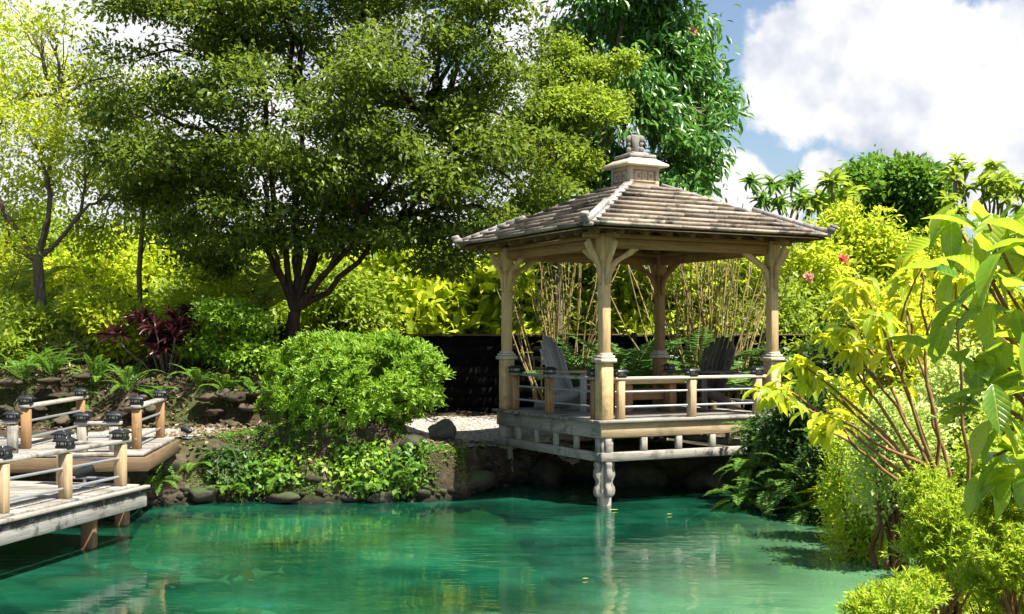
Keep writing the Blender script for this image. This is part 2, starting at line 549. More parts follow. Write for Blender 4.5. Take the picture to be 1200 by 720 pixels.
def crown(g, blobs, ncl, nper, spread, L, W, shell=.5, gap=.0, gapf=2.2, droop=.15, flat=.6, tpl=T4, zmin=None, up=.15, out=.7, jl=.5):
    """leaf clusters through a set of ellipsoids (cx,cy,cz, rx,ry,rz)"""
    B = np.asarray(blobs, float)
    wgt = (B[:, 3] * B[:, 4] * B[:, 5]) ** (2 / 3)
    which = rng.choice(len(B), size=ncl * 2, p=wgt / wgt.sum())
    u = runit(len(which))
    u[:, 2] += up
    u = unit(u)
    r = 1 - shell * rng.random(len(which)) ** 1.3
    c = B[which, :3] + u * B[which, 3:] * r[:, None]
    keep = pnoise(c, gapf, B[0, 0]) > gap - 1 if gap <= 0 else pnoise(c, gapf, B[0, 0] + B[0, 2]) > (gap - .5)
    c, u = c[keep][:ncl], u[keep][:ncl]
    if zmin is not None:
        k = c[:, 2] > zmin
        c, u = c[k], u[k]
    n = len(c)
    pos = np.repeat(c, nper, 0) + rng.normal(0, 1, (n * nper, 3)) * np.array([spread, spread, spread * flat])
    D = np.repeat(u, nper, 0) * out + runit(n * nper) * .9 + np.array([0, 0, -droop])
    Nn = np.array([0, 0, 1.0]) + rng.normal(0, .55, (n * nper, 3))
    s = 1 + rng.uniform(-jl, jl, n * nper)
    put_leaves(g, pos, D, Nn, L * s, W * s, tpl)
    return c


def limb_path(a, b, n=7, sag=0.0, wob=.08):
    a, b = np.asarray(a, float), np.asarray(b, float)
    t = np.linspace(0, 1, n)[:, None]
    L = np.linalg.norm(b - a)
    p = a + (b - a) * t
    p[:, 2] += (sag * L * np.sin(np.pi * t))[:, 0]
    j = rng.normal(0, wob * L / n * 2, (n, 3))
    j[0] = 0
    j[-1] = 0
    return p + j


def limbs(g, start, targets, r0, r1=.012, sag=.12, sub=0, wob=.09):
    for tg in targets:
        p = limb_path(start, tg, 8, sag, wob)
        tube(g, p, np.linspace(r0, r1, 8) * rng.uniform(.8, 1.15), 6)
        for _ in range(sub):
            i = rng.integers(3, 7)
            e = p[-1] + rng.normal(0, .28, 3) * np.linalg.norm(p[-1] - p[0]) * .8
            tube(g, limb_path(p[i], e, 5, .05, .12), np.linspace(r1 * 1.6, .005, 5), 4)


# ------------------------------------------------------------------ ground
POND = np.array([(-10, 4.3), (-10, 13.2), (-8, 13.3), (-6.2, 13.7), (-4.9, 14.3), (-4.1, 15.0), (-3.4, 15.2), (-2.6, 15.1), (-1.8, 15.25), (-1.1, 15.2), (-.55, 15.5), (-.3, 16.6), (.1, 17.25),
                 (1, 17.35), (2.2, 17.0), (3.1, 16.2), (3.35, 15.0), (3.7, 14.2), (4.3, 13.7), (4.45, 13.0), (4.1, 12.0), (3.5, 10.8), (2.95, 9.6), (2.5, 8.4), (2.1, 7), (1.4, 5.2), (-1.5, 4.4)])


def pond_dist(x, y):
    """signed distance to the pond outline, negative in the water"""
    sh = x.shape
    q = np.stack([x.ravel(), y.ravel()], -1)
    dm = np.full(len(q), 1e9)
    ins = np.zeros(len(q), bool)
    n = len(POND)
    for i in range(n):
        a, b = POND[i], POND[(i + 1) % n]
        ab = b - a
        t = np.clip(((q - a) @ ab) / (ab @ ab), 0, 1)
        dm = np.minimum(dm, np.linalg.norm(q - (a + t[:, None] * ab), axis=1))
        c = (a[1] > q[:, 1]) != (b[1] > q[:, 1])
        with np.errstate(divide='ignore', invalid='ignore'):
            xi = a[0] + (q[:, 1] - a[1]) * ab[0] / (ab[1] if ab[1] else 1e-9)
        ins ^= c & (q[:, 0] < xi)
    return np.where(ins, -dm, dm).reshape(sh)


def sm(x, a, b):
    t = np.clip((x - a) / (b - a), 0, 1)
    return t * t * (3 - 2 * t)


def n2(x, y, f, s=0):
    return (np.sin(x * f + s + 1.3 * np.sin(y * f * .8 + s)) + np.sin(y * f * 1.1 + 2 * s + 1.1 * np.sin(x * f * .9))) / 2


def ground_z(x, y):
    x, y = np.asarray(x, float), np.asarray(y, float)
    dd = pond_dist(x, y) + .09 * n2(x, y, 3.1, 1) + .05 * n2(x, y, 8.0, 3)
    shallow = sm(x, .3, 3.4) * (1 - sm(y, 9.5, 14.0))
    bed = -.12 - (1.0 - .72 * shallow) * sm(-dd, 0, 1.3)
    back = .70 + .80 * sm(-x, 2.0, 4.2) * sm(y, 18.4, 19.1) + .35 * sm(y, 18.5, 22)
    mound = .34 * np.exp(-((x + 2.35) / 1.35) ** 2 - ((y - 16.0) / .8) ** 2)
    right = .22 + .85 * sm(x - .23 * (y - 9), 2.4, 5.0) + .35 * sm(y, 12, 16)
    hgt = np.where(y > 14.3, back + mound, .5)
    hgt = hgt - .17 * sm(x, -1.75, -1.2) * sm(y, 14.5, 15) * (1 - sm(y, 19, 22))
    wr = sm(x, 1.8, 3.2) * (1 - sm(y, 15.2, 17.5))
    hgt = hgt * (1 - wr) + right * wr
    wc = 1 - sm(y, 4.2, 6.5)
    hgt = hgt * (1 - wc) + .42 * wc
    cut = sm(x, -1.45, -1.05) * (1 - sm(x, .1, .5)) * sm(y, 14.5, 15)
    rise = sm(dd, -.02, .5 + .5 * wr - .30 * cut)
    out = -.12 + (hgt + .12) * rise + .03 * n2(x, y, 2.3, 5) * sm(dd, .3, 1) + .02 * n2(x, y, 7, 2)
    far = sm(np.hypot(x, y - 12), 30, 120)
    return np.where(dd < 0, bed, out) * (1 - far) + .9 * far


fine = np.arange(-11, 11.01, .14)
xs = np.concatenate([[-500, -200, -80, -40, -25, -18, -15, -13, -12], fine, [12, 13, 15, 18, 25, 40, 80, 200, 500]])
ys = np.concatenate([[-500, -100, -30, -10, -4, 0, 2], np.arange(3, 24.01, .14), [25, 26, 28, 30, 34, 40, 60, 120, 300, 700]])
X, Y = np.meshgrid(xs, ys)
Z = ground_z(X, Y)
g = Geo()
nx, ny = len(xs), len(ys)
i = np.arange(ny - 1)[:, None] * nx
j = np.arange(nx - 1)[None]
g.add(np.stack([X, Y, Z], -1).reshape(-1, 3), np.stack([i + j, i + j + 1, i + nx + j + 1, i + nx + j], -1).reshape(-1, 4))
m, t = new_mat('soil')
tcn = t.n('ShaderNodeTexCoord')
geo = t.n('ShaderNodeNewGeometry')
pz = t.n('ShaderNodeSeparateXYZ', {0: geo.outputs['Position']})
f = t.noise(tcn.outputs['Object'], 3.5, 8, .68)
soil = t.ramp(f, [(.3, (.018, .013, .009)), (.5, (.05, .037, .024)), (.72, (.12, .095, .065))])
mo = t.smooth(t.noise(tcn.outputs['Object'], 1.1, 5, .6), .46, .60)
mossc = t.ramp(t.noise(tcn.outputs['Object'], 22, 4, .7), [(.3, (.022, .038, .008)), (.7, (.085, .105, .024))])
dry = t.mixc(t.math('MULTIPLY', mo, .75), soil, mossc)
bedc = t.ramp(t.noise(tcn.outputs['Object'], .8, 5, .6), [(.35, (.05, .17, .11)), (.65, (.22, .38, .22))])
shal = t.smooth(pz.outputs['Z'], -.75, -.3)
bedc = t.mixc(shal, bedc, (.52, .58, .26))
damp = t.smooth(pz.outputs['Z'], .0, .16)
dry = t.mixc(damp, (.012, .012, .009), dry)
col = t.mixc(t.smooth(pz.outputs['Z'], -.14, -.02), bedc, dry)
bmp = t.n('ShaderNodeBump', {'Height': t.noise(tcn.outputs['Object'], 18, 6, .7), 'Strength': .8, 'Distance': .05})
p = t.n('ShaderNodeBsdfPrincipled', {'Base Color': col, 'Roughness': .95, 'Specular IOR Level': .15, 'Normal': bmp.outputs[0]})
t.n('ShaderNodeOutputMaterial', {'Surface': p.outputs[0]})
tag(g.build('ground', m, smooth=True), kind='structure')


def gz(x, y):
    return float(ground_z(np.array([x]), np.array([y]))[0])


# gravel path along the far bank
g = Geo()
us = np.linspace(-6.2, 1.0, 90)
vs = np.linspace(0, 1, 22)
U, Vv = np.meshgrid(us, vs)
lo = 16.15 + .10 * np.sin(us * 2.1) + .55 * np.exp(-((us + 2.35) / 1.3) ** 2) - .5 * sm(-us, 3.8, 5.2)
for q in range(len(us)):
    while float(pond_dist(us[q:q + 1], lo[q:q + 1])[0]) < .30 and lo[q] < 18.1:
        lo[q] += .03
hi = 18.35 + 1.9 * sm(us, -2.1, -1.3) + .12 * np.sin(us * 1.7 + 1) + .0 * us
YY = lo[None] + (hi - lo)[None] * Vv
ZZ = ground_z(U, YY) + .018
nx, ny = len(us), len(vs)
i = np.arange(ny - 1)[:, None] * nx
j = np.arange(nx - 1)[None]
g.add(np.stack([U, YY, ZZ], -1).reshape(-1, 3), np.stack([i + j, i + j + 1, i + nx + j + 1, i + nx + j], -1).reshape(-1, 4))
m, t = new_mat('gravel')
tcn = t.n('ShaderNodeTexCoord')
vo = t.n('ShaderNodeTexVoronoi', {'Vector': tcn.outputs['Object'], 'Scale': 38.0})
rc = t.n('ShaderNodeSeparateColor', {0: vo.outputs['Color']})
col = t.ramp(rc.outputs[0], [(0, (.10, .09, .07)), (.5, (.23, .21, .175)), (1, (.42, .39, .345))])
col = t.mixc(t.math('MULTIPLY', t.smooth(t.noise(tcn.outputs['Object'], 2, 5, .6), .5, .7), .35), col, (.16, .13, .09))
b = t.n('ShaderNodeBump', {'Height': vo.outputs['Distance'], 'Strength': -.8, 'Distance': .03})
p = t.n('ShaderNodeBsdfPrincipled', {'Base Color': col, 'Roughness': .9, 'Specular IOR Level': .2, 'Normal': b.outputs[0]})
t.n('ShaderNodeOutputMaterial', {'Surface': p.outputs[0]})
tag(g.build('gravel_path', m, smooth=True), kind='structure')

# pond water
g = Geo()
g.add([(-10.8, 3.4, 0), (5.6, 3.4, 0), (5.6, 18.4, 0), (-10.8, 18.4, 0)], [[0, 1, 2, 3]])
m, t = new_mat('pond_water')
tcn = t.n('ShaderNodeTexCoord')
pos = tcn.outputs['Object']
dist = t.noise(pos, .5, 2)
wv = t.vmath('MULTIPLY', pos, (1.5, 4.2, 1)).outputs[0]
h1 = t.noise(wv, 1.3, 2, .5, .4)
h2 = t.noise(wv, 5.0, 3, .55, .3)
h = t.math('ADD', h1, t.math('MULTIPLY', h2, .22))
amp = t.math('ADD', .25, t.math('MULTIPLY', t.smooth(t.noise(pos, .55, 3), .42, .62), 1.2))
bmp = t.n('ShaderNodeBump', {'Height': t.math('MULTIPLY', h, amp), 'Strength': .14, 'Distance': .06})
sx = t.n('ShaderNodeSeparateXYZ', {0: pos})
silt_glow = t.smooth(t.math('ADD', t.math('ADD', sx.outputs['X'], t.math('MULTIPLY', sx.outputs['Y'], -.42)), t.math('MULTIPLY', t.noise(pos, .7, 5, .6), 3.0)), -2.6, .8)  # pale silt, with sunlit shallows' glow and sky sheen painted into the colour
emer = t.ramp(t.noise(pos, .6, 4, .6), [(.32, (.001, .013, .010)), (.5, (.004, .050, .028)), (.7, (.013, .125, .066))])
emer = t.mixc(t.math('MULTIPLY', silt_glow, .8), emer, (.16, .36, .17))
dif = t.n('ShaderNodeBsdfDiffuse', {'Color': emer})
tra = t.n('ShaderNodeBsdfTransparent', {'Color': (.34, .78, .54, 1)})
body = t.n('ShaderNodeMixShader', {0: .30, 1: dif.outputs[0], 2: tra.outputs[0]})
fr = t.n('ShaderNodeFresnel', {'IOR': 1.45, 'Normal': bmp.outputs[0]})
gl = t.n('ShaderNodeBsdfGlossy', {'Color': (.95, .97, .96, 1), 'Roughness': .012, 'Normal': bmp.outputs[0]})
mix = t.n('ShaderNodeMixShader', {0: fr.outputs[0], 1: body.outputs[0], 2: gl.outputs[0]})
t.n('ShaderNodeOutputMaterial', {'Surface': mix.outputs[0]})
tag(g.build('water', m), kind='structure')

# ------------------------------------------------------------------ the gazebo
GN = np.array([1.157, 15.0])
S = 2.68
AX = np.array([math.cos(math.radians(27.4)), math.sin(math.radians(27.4))])      # along the right-hand front side
AY = np.array([-AX[1], AX[0]])                                                 # along the left-hand front side
GC = GN + (AX + AY) * S / 2
RZ = math.radians(27.4)
DECK, EAVE = 1.07, 3.40
gaz = empty('gazebo', 'square timber gazebo with shingled hip roof and cupola standing over the pond', 'gazebo', (GC[0], GC[1], 0), RZ)
h = S / 2
# local frame: near post (-h,-h), right post (h,-h), left post (-h,h), back post (h,h)
posts = {'near': (-h, -h), 'right': (h, -h), 'left': (-h, h), 'back': (h, h)}
for k, (x, y) in posts.items():
    g = Geo()
    box(g, (x, y, (DECK + 1.80) / 2), (.172, .172, 1.80 - DECK))
    box(g, (x, y, 2.48), (.124, .124, 1.28))
    box(g, (x, y, 3.24), (.160, .160, .34))
    # chamfered neck between shaft and head
    for z, s2 in ((3.055, .142),):
        box(g, (x, y, z), (s2, s2, .05))
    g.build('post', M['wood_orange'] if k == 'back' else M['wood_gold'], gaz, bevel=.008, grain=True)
    g = Geo()
    box(g, (x, y, 1.815), (.24, .24, .05))
    box(g, (x, y, 1.86), (.205, .205, .035))
    box(g, (x, y, 1.893), (.16, .16, .03))
    g.build('post_collar', M['wood_pale'], gaz, bevel=.008, grain=True)
# curved braces
for (x, y) in posts.values():
    for (dx, dy) in ((-math.copysign(1, x), 0), (0, -math.copysign(1, y)), (math.copysign(1, x), 0), (0, math.copysign(1, y))):
        inner = (dx * x < 0) or (dy * y < 0)
        Ln = .50 if inner else .20
        g = Geo()
        n = 9
        prof_o, prof_i = [], []
        for q in range(n):
            tt = q / (n - 1)
            cx = .055 + Ln * (tt ** 1.45)
            cz = 2.80 + .52 * (tt ** .75) + .03 * math.sin(tt * math.pi * 2)
            th = .042 + .022 * abs(math.cos(tt * math.pi))
            prof_o.append((cx - th * .45, cz + th * .45))
            prof_i.append((cx + th * .45, cz - th * .55))
        poly = prof_i + prof_o[::-1]
        ex = np.array([dx, dy, 0.0])
        prism(g, poly, (x, y, 0), ex, (0, 0, 1), np.cross(ex, (0, 0, 1)), .055)
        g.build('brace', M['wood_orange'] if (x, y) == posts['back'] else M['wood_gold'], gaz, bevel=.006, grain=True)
# top beams
for a, b in ((('near'), 'right'), ('near', 'left'), ('right', 'back'), ('left', 'back')):
    A, B = np.array(posts[a]), np.array(posts[b])
    d_ = unit(np.r_[B - A, 0])[:2]
    g = Geo()
    beam(g, np.r_[A + d_ * .126, 3.29], np.r_[B - d_ * .126, 3.29], .10, .12)
    beam(g, np.r_[A - d_ * .30, 3.385], np.r_[B + d_ * .30, 3.385], .09, .06)
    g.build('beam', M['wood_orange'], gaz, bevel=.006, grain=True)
# roof: shakes in courses on a low pyramid
RH = 1.4 * S / 2
CH = .265
PK = 4.185
slope = math.atan2(PK - EAVE, RH - CH)
run = (RH - CH) / math.cos(slope)


def facet_point(u, v, hgt, k):
    """u along the eave, v up the slope (0 eave), hgt normal to it; facet k"""
    r = RH - v * math.cos(slope) + hgt * math.sin(slope)
    curve = .015 * max(0, 1 - v / .8) ** 2
    z = EAVE + v * math.sin(slope) + hgt * math.cos(slope) + curve
    x, y = u, -r
    for _ in range(k):
        x, y = -y, x
    return (x, y, z)


roof_g = Geo()
NC = 10
for k in range(4):
    for c in range(NC):
        v0 = run * c / NC - (.02 if c else 0)
        v1 = run * (c + 1) / NC + .06
        hw0 = RH - v0 * math.cos(slope)
        hw1 = RH - v1 * math.cos(slope)
        x = -hw0
        while x < hw0 - .02:
            wd = rng.uniform(.35, 1.3)
            x1 = min(hw0, x + wd)
            if hw0 - x1 < .1: x1 = hw0
            a0, a1 = x + .003, x1 - .003
            b0, b1 = max(a0, -hw1), min(a1, hw1)
            if b1 < b0: b0 = b1 = (max(-hw1, min(hw1, (a0 + a1) / 2)))
            jv, jh = rng.normal(0, .008), rng.normal(0, .004)
            th0 = .080 + jh
            pts = [(a0, v0 + jv, .044), (a1, v0 + jv, .044), (b1, v1, .004), (b0, v1, .004),
                   (a0, v0 + jv, th0 + .012), (a1, v0 + jv, th0 + .012), (b1, v1, .016), (b0, v1, .016)]
            off = rng.random(3) * 50
            roof_g.add([facet_point(u, v, hh, k) for u, v, hh in pts], BOXF, [off + np.array([u, v, hh]) for u, v, hh in pts])
            x = x1
roof = roof_g.build('roof', M['wood_shake'], gaz, grain=True)
tag(roof, 'weathered wooden shingle roof')
g = Geo()
for k in range(4):
    q = [facet_point(-RH + .03, .03, -.01, k), facet_point(RH - .03, .03, -.01, k), facet_point(CH, run, -.01, k), facet_point(-CH, run, -.01, k)]
    q2 = [facet_point(-RH + .03, .03, .006, k), facet_point(RH - .03, .03, .006, k), facet_point(CH, run, .006, k), facet_point(-CH, run, .006, k)]
    g.add(q + q2, BOXF)
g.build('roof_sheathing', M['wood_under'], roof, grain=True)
for k in range(4):
    for u in np.arange(-RH + .22, RH - .1, .36):
        if abs(u) > RH - .15: continue
        vmax = min(run - .05, (RH - abs(u)) / math.cos(slope))
        if vmax < .2: continue
        g = Geo()
        a, b = np.array(facet_point(u, .16, -.065, k)), np.array(facet_point(u, vmax, -.075, k))
        beam(g, a, b, .075, .10)
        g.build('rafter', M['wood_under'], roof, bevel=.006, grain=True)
# hip caps, lower half thicker with a curled end
for k in range(4):
    g = Geo()
    hip = lambda v, hh: np.array(facet_point(RH - v * math.cos(slope), v, hh, k))
    vv = np.linspace(0, run, 12)
    line = np.array([hip(v, .05) for v in vv])
    for q in range(11):
        beam(g, line[q], line[q + 1] + (line[q + 1] - line[q]) * .02, .12, .045)
    lowv = np.linspace(-.02, run * .46, 9)
    low = np.array([hip(v, .10) for v in lowv])
    low[0, 2] += .015
    for q in range(8):
        beam(g, low[q], low[q + 1] + (low[q + 1] - low[q]) * .03, .085, .06)
    # carved upturned ends
    for v_at in (.02,):
        c0 = hip(v_at, .16)
        dn = unit(low[0] - low[4])
        for z_, s_, o_ in ((0, .085, .0), (.045, .07, .03)):
            beam(g, c0 + dn * (o_ - .05) + np.array([0, 0, z_ - .02]), c0 + dn * (o_ + .05) + np.array([0, 0, z_ - .02]), .09, s_ * .7)
    g.build('hip_cap', M['wood_ridge'], roof, bevel=.008, grain=True)
# cupola
g = Geo()
box(g, (0, 0, PK + .13), (.49, .49, .34))
cup = g.build('cupola', M['wood_pale'], gaz, bevel=.006, grain=True)
tag(cup, 'small pale square cupola with recessed panels')
for k in range(4):
    an = k * math.pi / 2
    nx_, ny_ = math.sin(an), -math.cos(an)
    g = Geo()
    for (du, dz, su, sz) in ((0, .075, .36, .018), (0, -.075, .36, .018), (-.171, 0, .018, .132), (.171, 0, .018, .132)):
        c = np.array([nx_ * .248 + (-ny_) * du, ny_ * .248 + nx_ * du, PK + .165 + dz])
        sz3 = (su, .014, sz) if k % 2 == 0 else (.014, su, sz)
        box(g, c, sz3)
    for q in range(5):
        du = -.10 + q * .05
        c = np.array([nx_ * .248 + (-ny_) * du, ny_ * .248 + nx_ * du, PK + .165])
        hh = .05 + .05 * (q % 2)
        box(g, c, (.018, .010, hh) if k % 2 == 0 else (.010, .018, hh))
    g.build('cupola_panel', M['wood_tan'], cup, grain=True)
g = Geo()
for lo_, hi_, z0, z1 in ((.345, .345, PK + .30, PK + .33), (.345, .19, PK + .33, PK + .43)):
    V = [(-lo_, -lo_, z0), (lo_, -lo_, z0), (lo_, lo_, z0), (-lo_, lo_, z0), (-hi_, -hi_, z1), (hi_, -hi_, z1), (hi_, hi_, z1), (-hi_, hi_, z1)]
    g.add(V, BOXF)
g.build('cupola_roof', M['wood_pale'], cup, bevel=.006, grain=True)
g = Geo()
box(g, (0, 0, PK + .455), (.43, .43, .04))
box(g, (0, 0, PK + .495), (.28, .28, .03))
g.build('cupola_cap', M['wood_ridge'], cup, bevel=.006, grain=True)
# finial: carved scrolls crossing, as two thick outlines
g = Geo()
ez = np.array([math.sin(RZ), math.cos(RZ), 0])
ex = np.array([math.cos(RZ), -math.sin(RZ), 0])
prism(g, [(.05, 0), (.045, .12), (.062, .20), (.055, .255), (-.055, .255), (-.062, .20), (-.045, .12), (-.05, 0)], (0, 0, PK + .505), ex, (0, 0, 1), ez, .12)
for sx_ in (-1, 1):
    for cz_, r_, ox in ((.055, .042, .085), (.13, .030, .085), (.205, .052, .080)):
        an_ = np.linspace(0, 2 * np.pi, 12, endpoint=False)
        prism(g, [(sx_ * ox + r_ * math.cos(q), cz_ + r_ * math.sin(q)) for q in an_], (0, 0, PK + .505), ex, (0, 0, 1), ez, .09)
fin = g.build('finial', M['concrete'], gaz, bevel=.012)
tag(fin, 'carved pale finial on top of the cupola')
# deck
g = Geo()
for q in range(19):
    y = -h - .16 + (S + .32) * (q + .5) / 19
    box(g, (0, y, DECK - .018), (S + .33 + rng.uniform(-.012, .012), (S + .32) / 19 - .008, .036))
g.build('deck', M['wood_deck'], gaz, bevel=.004, grain=True)
for sgn, ax in ((-1, 0), (1, 0), (-1, 1), (1, 1)):
    o_ = sgn * (h + .085)
    ends = (-h - .112, h + .112) if ax == 0 else (-h - .056, h + .056)
    def pt(u, z):
        return (u, o_, z) if ax == 0 else (o_, u, z)
    g = Geo()
    beam(g, pt(ends[0], .94), pt(ends[1], .94), .056, .19)
    g.build('rim_beam', M['wood_grey'] if ax else M['wood_tan'], gaz, bevel=.006, grain=True)
    g = Geo()
    beam(g, pt(ends[0] + .003, .608), pt(ends[1] - .003, .608), .056, .115)
    g.build('lower_beam', M['wood_grey'], gaz, bevel=.006, grain=True)
    for u in np.linspace(-h + .0, h - .0, 6):
        g = Geo()
        beam(g, pt(u, .668), pt(u, .842), .09, .05, up=(0, 1, 0) if ax == 0 else (1, 0, 0))
        g.build('blocking', M['wood_grey'], gaz, bevel=.005, grain=True)
# joists in the dark under the deck
g = Geo()
for q in np.linspace(-h + .3, h - .3, 5):
    beam(g, (-h + .0, q, .93), (h, q, .93), .05, .15)
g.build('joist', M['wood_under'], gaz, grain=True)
# piles and carved corbels
for k, (x, y) in posts.items():
    g = Geo()
    box(g, (x, y, -.25), (.135, .135, 1.58))
    box(g, (x, y, .70), (.17, .17, .28))
    g.build('pile', M['wood_grey'], gaz, bevel=.008, grain=True)
    g = Geo()
    half = [(.0, .0), (.05, -.01), (.115, .02), (.135, .07), (.12, .12), (.075, .155), (.065, .19), (.10, .22), (.135, .265), (.13, .33), (.10, .36), (.12, .40), (.12, .44), (0, .44)]
    for (dx, dy) in ((-1, 0), (0, -1), (1, 0), (0, 1)):
        if k == 'right' and (dx > 0): continue
        ex = np.array([dx, dy, 0.0])
        prism(g, [(a_ * .58 + .066, b_) for a_, b_ in half], (x, y, .105), ex, (0, 0, 1), np.cross(ex, (0, 0, 1)), .085)
    g.build('corbel', M['concrete'], gaz, bevel=.012)


def post_cap(parent, x, y, z, s=.19, rz=0.0):
    """black solar cap light on a post: base, lens band, pagoda hood"""
    g = Geo()
    box(g, (x, y, z + .014), (s * .78, s * .78, .028), rz)
    g2 = Geo()
    box(g2, (x, y, z + .048), (s * .62, s * .62, .04), rz)
    for u in (-1, 1):
        for v_ in (-1, 1):
            c, s_ = math.cos(rz), math.sin(rz)
            ux, vy = u * s * .31, v_ * s * .31
            box(g, (x + ux * c - vy * s_, y + ux * s_ + vy * c, z + .048), (.014, .014, .04), rz)
    for q in (-.12, .12):
        c, s_ = math.cos(rz), math.sin(rz)
        for (ux, vy) in ((q * s * 1.2, -.315 * s), (q * s * 1.2, .315 * s), (.315 * s, q * s * 1.2), (-.315 * s, q * s * 1.2)):
            box(g, (x + ux * c - vy * s_, y + ux * s_ + vy * c, z + .048), (.010, .010, .04), rz)
    a, b = s * .52, s * .30
    ca, sa = math.cos(rz), math.sin(rz)
    V = []
    for (e, zz) in ((a, z + .069), (b, z + .098)):
        for (sx_, sy_) in ((-1, -1), (1, -1), (1, 1), (-1, 1)):
            V.append((x + (sx_ * ca - sy_ * sa) * e, y + (sx_ * sa + sy_ * ca) * e, zz))
    g.add(V, BOXF)
    box(g, (x, y, z + .064), (s * 1.0, s * 1.0, .009), rz)
    o = g.build('post_light', M['black_plastic'], parent, bevel=.003)
    g2.build('lens', M['lens'], o)
    g3 = Geo()
    box(g3, (x, y, z + .1005), (s * .5, s * .5, .005), rz)
    g3.build('solar_cell', M['solar_panel'], o)


def rail_run(parent, a, b, zt, post_ts, mat_post, mat_rail, caps=True, zb=None, rz=0.0, pipes=(.17, .36), pw=.098, cap_s=.17, cap_skip=(), rail_w=.115):
    """posts, a flat top rail and two metal pipes from a to b (2-D), top of the rail at zt"""
    a, b = np.asarray(a, float), np.asarray(b, float)
    zb = zb if zb is not None else zt - .53
    d_ = unit(b - a)
    for q, tt in enumerate(post_ts):
        c = a + (b - a) * tt
        g = Geo()
        box(g, (c[0], c[1], (zb + zt - .05) / 2), (pw, pw, zt - .05 - zb), rz)
        g.build('rail_post', mat_post, parent, bevel=.006, grain=True)
        if caps and q not in cap_skip:
            post_cap(parent, c[0], c[1], zt + .001, cap_s, rz)
    g = Geo()
    beam(g, np.r_[a, zt - .02], np.r_[b, zt - .02], rail_w, .04)
    g.build('top_rail', mat_rail, parent, bevel=.006, grain=True)
    for pz_ in pipes:
        g = Geo()
        tube(g, [np.r_[a + d_ * .02, zt - .05 - pz_ + .03], np.r_[b - d_ * .02, zt - .05 - pz_ + .03]], .014, 8)
        g.build('pipe_rail', M['metal_pipe'], parent, smooth=False)


RT = 1.605
rail_run(gaz, (-h, -h + .14), (-h, h - .14), RT, (.03, .53, .95), M['wood_orange'], M['wood_grey'], zb=DECK)
rail_run(gaz, (-h + .14, -h), (h - .14, -h), RT, (.04, .50, .95), M['wood_tan'], M['wood_pale'], zb=DECK)
rail_run(gaz, (h, -h + .14), (h, h - .14), RT, (.05, .5, .95), M['wood_orange'], M['wood_grey'], zb=DECK)

# bench and chairs standing inside
c2, s2 = math.cos(RZ), math.sin(RZ)


def gl2w(x, y):
    return (GC[0] + x * c2 - y * s2, GC[1] + x * s2 + y * c2)


bx_, by_ = gl2w(.02, -.22)
bench = empty('bench', 'heavy low timber bench between the two chairs in the gazebo', 'bench', (bx_, by_, DECK), RZ)
g = Geo()
for q in range(3):
    box(g, (0, -.15 + q * .15, .435), (1.05, .135, .07))
g.build('seat', M['wood_gold'], bench, bevel=.008, grain=True)
for sx_ in (-.36, .36):
    g = Geo()
    box(g, (sx_, 0, .20), (.11, .34, .399))
    g.build('leg', M['wood_orange'], bench, bevel=.008, grain=True)
g = Geo()
box(g, (0, 0, .25), (.60, .07, .16))
g.build('stretcher', M['wood_orange'], bench, bevel=.008, grain=True)


def adirondack(label, loc, rz, mat, arm_mat):
    """faces +x"""
    ch = empty('adirondack_chair', label, 'chair', loc, rz, 'adirondack chairs in the gazebo')
    g = Geo()
    sl = unit(np.array([.34, 0, .14]))
    for q in range(6):
        c = np.array([.30, 0, .365]) - sl * (.09 * q)
        beam(g, c + np.array([0, -.27, 0]), c + np.array([0, .27, 0]), .078, .022, up=np.cross(sl, (0, 1, 0)) * -1)
    g.build('seat', mat, ch, bevel=.004, grain=True)
    g = Geo()
    bk = unit(np.array([-.36, 0, .93]))
    for q in range(7):
        yy = (q - 3) * .078
        L = .92 - .022 * (q - 3) ** 2
        c0 = np.array([-.17, yy * .92, .20])
        beam(g, c0, c0 + bk * L + np.array([0, yy * .16, 0]), .070, .02, up=(1, 0, .4))
    g.build('backrest', mat, ch, bevel=.004, grain=True)
    for hh in (.12, .52):
        g = Geo()
        c = np.array([-.17, 0, .20]) + bk * hh + np.array([-.025, 0, -.01])
        beam(g, c + np.array([0, -.28, 0]), c + np.array([0, .28, 0]), .06, .025, up=(1, 0, .4))
        g.build('back_frame', mat, ch, bevel=.004, grain=True)
    for s_ in (-1, 1):
        g = Geo()
        beam(g, (.32, s_ * .31, 0), (.32, s_ * .31, .545), .028, .10, up=(1, 0, 0))
        g.build('front_leg', mat, ch, bevel=.004, grain=True)
        g = Geo()
        poly = [(.36, .385), (.36, .27), (.1, .16), (-.2, .06), (-.40, .0), (-.55, .0), (-.52, .07), (-.30, .16), (0, .29)]
        prism(g, poly, (0, s_ * .283, 0), (1, 0, 0), (0, 0, 1), (0, 1, 0), .026)
        g.build('stringer', mat, ch, grain=True)
        g = Geo()
        beam(g, (.40, s_ * .33, .56), (-.42, s_ * .33, .545), .13, .026)
        g.build('armrest', arm_mat, ch, bevel=.006, grain=True)
    return ch


x_, y_ = gl2w(-.60, .62)
adirondack('grey slatted adirondack chair leaning back on the left side of the gazebo', (x_, y_, DECK), -.62, M['wood_chair'], M['wood_tan'])
x_, y_ = gl2w(.98, -.22)
adirondack('dark brown adirondack chair at the right of the bench in the gazebo', (x_, y_, DECK), math.radians(222), M['wood_darkchair'], M['wood_darkchair'])

# ------------------------------------------------------------------ zigzag boardwalk on the left
bw = empty('boardwalk', 'weathered zigzag timber boardwalk with low post and pipe railings over the water', 'boardwalk', (-4.3, 12, 0))
BO = np.array([-4.3, 12.0])
Z1, Z2 = .58, .84


